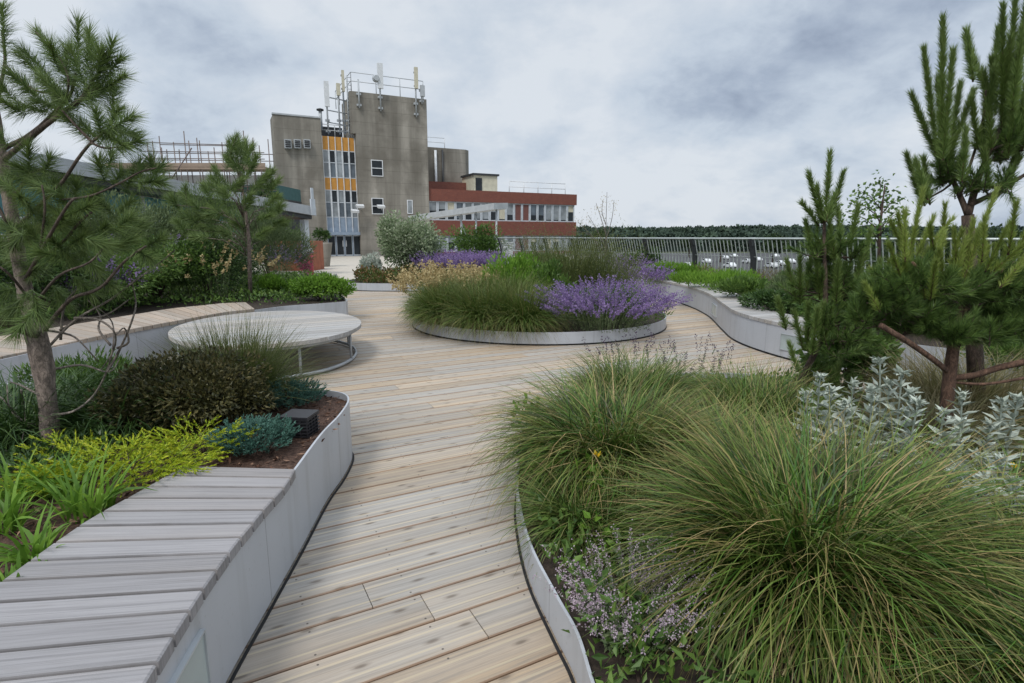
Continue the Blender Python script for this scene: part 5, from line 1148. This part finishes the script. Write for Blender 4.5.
SH = [(78, 76, 78, 22), (92, 76, 89, 30), (106, 72, 112, 42), (62, 66, 36, 30), (48, 84, 18, 52), (50, 78, 24, 50), (5, 48, 2, 6), (84, 84, 70, 48), (72, 86, 60, 60), (96, 84, 104, 54), (60, 96, 40, 76), (40, 98, 18, 78), (30, 90, 8, 72), (14, 100, -4, 82), (98, 92, 124, 76), (88, 98, 112, 88), (104, 80, 120, 58), (70, 100, 52, 86), (58, 108, 36, 100), (76, 104, 92, 84), (46, 112, 24, 106), (112, 116, 114, 88), (108, 130, 118, 108), (116, 126, 132, 116), (120, 132, 134, 134), (108, 134, 124, 146), (100, 130, 96, 112), (94, 136, 80, 122), (62, 112, 54, 92), (82, 130, 64, 116), (125, 146, 138, 140), (18, 110, 4, 102), (86, 68, 90, 40), (56, 62, 50, 44), (98, 70, 100, 50), (66, 74, 66, 50),
      (30, 172, 28, 146), (45, 172, 50, 158), (36, 178, 18, 166), (44, 184, 60, 182), (28, 182, 12, 176), (50, 190, 38, 186), (108, 168, 112, 152), (102, 174, 98, 160), (140, 178, 140, 164), (152, 176, 162, 166), (128, 186, 134, 174), (146, 182, 160, 182), (156, 174, 150, 160), (116, 180, 122, 172), (76, 206, 76, 182), (70, 208, 58, 192), (84, 206, 96, 192), (76, 212, 90, 206), (66, 214, 50, 208), (76, 214, 72, 220), (86, 236, 84, 252), (98, 234, 106, 226), (92, 240, 104, 244), (86, 230, 76, 222), (60, 248, 52, 240), (56, 256, 40, 252), (66, 254, 76, 262), (104, 250, 120, 246), (116, 244, 132, 240), (148, 246, 162, 238), (140, 252, 150, 258), (36, 238, 26, 228), (24, 262, 8, 256), (14, 230, -2, 222), (130, 232, 142, 224), (46, 222, 40, 212), (60, 226, 62, 216), (8, 186, -4, 180), (2, 140, -8, 130), (72, 244, 84, 236), (120, 226, 130, 218), (28, 206, 20, 196), (42, 266, 32, 272), (90, 262, 98, 270), (10, 290, -2, 292), (0, 245, -10, 240), (20, 300, 8, 312), (12, 312, -4, 322), (35, 300, 40, 318), (58, 292, 66, 304), (80, 282, 92, 292), (-4, 318, -14, 330), (100, 276, 112, 284), (28, 318, 16, 332), (66, 230, 58, 216), (120, 212, 130, 202), (106, 208, 96, 200), (20, 236, 12, 246)]
mb = MB()
for i, (x0, y0, x1, y1) in enumerate(SH):
    d = rng.normal(-.08, .12); a = W(x0, y0, d); b = W(x1, y1, d+rng.normal(0, .05)); ln = np.linalg.norm(b-a)
    needles(mb, a, b, int(150+ln*950), .105 if y0 > 140 else .092, 1.15, .45, .0015, .10)
    needles(mb, a-(b-a)*.6, a, 90, .085, 1.2, .8, .0013, .25)
mb.build('crown', 'pineL', lp_)
# ---- near left bed
shrub('bronze_shrub', 'dense dark bronze shrub in the middle of the near bed', 'shrub', (-2.02, 3.42, .40), (.60, .42, .28), 15000, .034, 'brown', .5, 34, stems=8, shell=.8)
shrub('bronze_shrub', 'smaller dark shrub lobe at the foot of the pine trunk', 'shrub', (-2.55, 3.55, .40), (.32, .35, .20), 3600, .034, 'leafdark', .5, 16, stems=4, shell=.8)
grass_clump('tall_grass_tuft', 'upright tawny green grass tuft poking up in front of the round table', (-2.02, 3.98, .40), 2600, .70, .006, .20, (.55, 1.52), (-.3, 1.3), mat='blackgrass', cat='grass tuft', pw=1.0)
grass_clump('tall_grass_tuft', 'dark strappy leaves around the pine trunk', (-2.45, 3.35, .40), 900, .55, .010, .20, (.8, 1.4), (-1.0, .4), mat='leafdark', cat='grass tuft', pw=1.2)
grass_clump('tall_grass_tuft', 'dark strappy leaves left of the pine trunk', (-2.95, 3.2, .40), 1200, .58, .011, .28, (.8, 1.4), (-1.0, .4), mat='leafdark', cat='grass tuft', pw=1.2)
def juniper(name, label, base, spr, n, mat, Lb=.35, h=.10, sl=.05, e=(.05, .6), wd=.0028, dens=34):
    """spreading conifer: branches lying outwards, feathered with short sprays"""
    t_ = thing(name, label, 'juniper', base); mb = MB(); tb = MB()
    for i in range(n):
        a = rng.uniform(0, 2*PI); r0 = np.sqrt(rng.random()); p = np.array((math.cos(a)*r0*spr[0], math.sin(a)*r0*spr[1], .01+h*(1-r0*.6)*rng.uniform(.2, 1)))
        az = a+rng.normal(0, .5); el = rng.uniform(*e); L_ = Lb*rng.uniform(.5, 1.1); d = np.array((math.cos(az)*math.cos(el), math.sin(az)*math.cos(el), math.sin(el)))
        q = p+d*L_*.55; q2 = q+unit(d+np.array((0, 0, -.15)))*L_*.45
        needles(mb, p, q, int(dens*.6), sl, .8, .6, wd); needles(mb, q, q2, dens, sl*.75, .7, .25, wd)
        if i % 4 == 0: tb.tube([p*np.array((.6, .6, .3)), p, q], [.004, .003, .0015], 4)
        for s_ in (-1, 1):
            bq = p+d*L_*rng.uniform(.3, .8); dr = unit(d+s_*np.array((-d[1], d[0], .1))*.8); needles(mb, bq, bq+dr*L_*.28, int(dens*.6), sl*.7, .7, .3, wd)
    mb.build('foliage', mat, t_); tb.build('stems', 'barkdark', t_)
juniper('golden_juniper', 'golden yellow feathery juniper spreading over the end of the slatted bench', (-1.98, 2.66, .41), (.32, .13), 130, 'gold', .26, .10, .026)
juniper('golden_juniper', 'golden juniper spray pushing right beside the bronze shrub', (-1.72, 2.92, .41), (.14, .10), 60, 'gold', .22, .12, .024)
juniper('golden_juniper', 'thin yellow juniper tip lying at the pine foot', (-2.22, 2.72, .41), (.15, .12), 50, 'gold', .24, .08, .026)
juniper('blue_juniper', 'blue green creeping juniper nearest the bench', tuple(G(256, 449, .41)), (.17, .19), 460, 'blue', .10, .13, .014, (.3, 1.2), .0030, 26)
juniper('blue_juniper', 'blue green creeping juniper behind the black box', tuple(G(287, 405, .41)), (.22, .20), 460, 'blue', .10, .15, .014, (.3, 1.2), .0030, 26)
# strappy bright leaves by the bench
def strap(label, px, py, n, L_, sp_=.06):
    return grass_clump('strappy_plant', label, GG(px, py, .40), int(n*1.5), L_*1.15, .020, sp_, (.9, 1.5), (-.7, .8), mat='leafbright', seg=5, cat='strappy plant', group='strappy plants by the bench', pw=1.3)
strap('strappy bright plant at the edge of the bench in the lower left', 40, 560, 28, .20); strap('strappy bright plant near the left frame edge', 8, 530, 30, .23); strap('strappy bright plant closest to the golden juniper', 88, 515, 50, .26, .09); strap('strappy bright plant half under the bronze shrub', 60, 495, 34, .24); strap('strappy bright plant behind the others by the dark soil', 20, 500, 30, .24); strap('tiny strappy tuft in the bare soil corner', 12, 590, 22, .10)
cover('low_plants', 'low dark leaves on the soil around the pine foot', [(-3.9, 2.6), (-2.3, 2.5), (-2.1, 3.2), (-2.6, 4.1), (-4.5, 4.1)], .40, 7000, .17, .045, 'leafdark')
shrub('shrub', 'blue green fine shrub behind the trunk against the bench wall', 'shrub', (-3.05, 3.85, .40), (.5, .3, .22), 3000, .06, 'leafmid', .18, 14, stems=4, upward=.8)
# ================================================================== FAR
def car():
    t_ = thing('parked_car', 'white car parked in the distant car park below the terrace', 'car', (0, 0, -6.48), 0, 'cars parked beyond the railing')
    prof = [(-2.1, .35), (-2.15, .75), (-1.9, .95), (-1.3, 1.0), (-.8, 1.42), (.7, 1.45), (1.35, 1.0), (2.0, .88), (2.15, .6), (2.1, .35)]
    def ext(pr, w0, mat, nm, sh=None):
        n = len(pr); V = [(x, -w0, z) for x, z in pr]+[(x, w0, z) for x, z in pr]; m_ = MB(); m_.add(V, [(i, (i+1) % n, n+(i+1) % n, n+i) for i in range(n)])
        for base in (0, n):
            for i in range(1, n-1): m_.T.append(np.array([(base, base+i, base+i+1)]) + (m_.n-2*n))
        return m_.build(nm, mat, t_)
    b_ = ext(prof, .88, 'white', 'body'); ext([(-1.15, 1.02), (-.76, 1.36), (.62, 1.38), (1.15, 1.02)], .884, 'glassdark', 'windows')
    for x in (-1.35, 1.35):
        for y in (-.8, .8): m_ = MB(); m_.tube([(x, y-.1, .33), (x, y+.1, .33)], .33, 12); m_.build('wheel', 'black', t_)
    return t_
c0 = car(); first = True; random.seed(5)
silv = plain('car_silver', (.42, .44, .46), .3, .3)
for row, Y in enumerate((150, 163, 176, 192, 208, 228)):
    for k in range(9):
        x = Q(690+k*42+row*9, HZ, Y)[0]
        if x > 250: continue
        if random.random() < .25: continue
        c = c0 if first else copy_tree(c0); first = False
        c.location = (x, Y, -6.48); c.rotation_euler = (0, 0, PI/2+random.uniform(-.15, .15)+(PI if k % 2 else 0))
# distant wood : one mass of crowns
def far_wood():
    mb = MB()
    for band, (Y, n, hh, zb) in enumerate(((330, 260, 9, -6), (420, 280, 12.3, -6), (560, 320, 15.2, -6), (800, 320, 21, -6))):
        xs = np.linspace(-.95*Y-40, 1.15*Y+60, n)+rng.normal(0, 3, n)
        for x in xs:
            r = rng.uniform(5, 9)*(Y/420)**.5; y = Y+rng.uniform(-18, 18); h = hh*rng.uniform(.9, 1.04)*(1+.10*math.sin(x*.012+band)); m = 200
            u = unit(rng.normal(size=(m, 3))); u[:, 2] = np.abs(u[:, 2]); P = np.array((x, y, zb+h-r*1.0))+u*np.array((r, r, r*1.0))*rng.uniform(.75, 1.05, (m, 1))
            leaves(mb, P, unit(u+rng.normal(size=u.shape)*.7), r*.34, r*.28, .1, rn=np.clip(rng.random()*.5+rng.random(m)*.5, 0, 1))
            # lower skirt
            mb.add(np.array([(x-r*1.3, y+r*.3, zb), (x+r*1.3, y+r*.3, zb), (x+r*1.0, y+r*.2, zb+h-r), (x-r*1.0, y+r*.2, zb+h-r)]), [(0, 1, 2, 3)], np.tile((.2, 0, 0), (4, 1)))
    return tag(mb.build('woodland', 'far'), 'dark wooded horizon beyond the car park', 'woodland', kind='stuff')
far_wood()
def tree(label, x, y, zb, h, r, n=5200, name='broadleaf_tree', size=.30):
    t_ = thing(name, label, 'tree', (x, y, zb)); mb = MB(); P, D, k = clump_points((0, 0, h-r*.9), (r, r, r*.95), n, 26, .65); kr = rng.random(26)*.4
    leaves(mb, P, D+rng.normal(size=D.shape)*.6, size, size*.6, rn=np.clip(kr[k]+rng.random(n)*.6, 0, 1)); mb.build('crown', 'fartree', t_)
    tb = MB(); tb.tube([(0, 0, 0), (0, 0, h*.5), (.2, 0, h*.8)], [r*.09, r*.07, r*.03], 8)
    for i in range(6): a = i*1.05; tb.tube([(0, 0, h*.45), (math.cos(a)*r*.35, math.sin(a)*r*.35, h*.62), (math.cos(a)*r*.7, math.sin(a)*r*.7, h*.75)], [r*.04, r*.03, r*.01], 5)
    tb.build('trunk', 'barkdark', t_)
tree('dark tree outside the terrace, behind the tall pine', Q(1010, HZ, 46)[0], 46, -6.4, 9.6, 4.2)
tree('dark tree outside the terrace between the two candle pines', Q(862, HZ, 60)[0], 60, -6.4, 9.0, 3.6)
tree('dark tree just beyond the railing at the young pine', Q(925, HZ, 52)[0], 52, -6.4, 9.2, 3.8)
tree('tree hiding the junction of walkway roof and concrete wall', Q(262, HZ, 36)[0], 36, -6.4, 11.2, 1.9, 3000)

for lab, px, Y, h in (('round car park tree seen through the first railing bays from the pines', 775, 150, 9.0), ('small car park tree standing among the white cars', 722, 185, 7.5), ('car park tree behind the dark shrub at the far railing', 655, 170, 8.5), ('wide car park tree in front of the wood right of the brick wing', 600, 210, 10.5), ('car park tree between two rows of cars', 690, 225, 8.0)):
    tree(lab, Q(px, HZ, Y)[0], Y, -6.49, h, h*.42, 1500, size=.8)
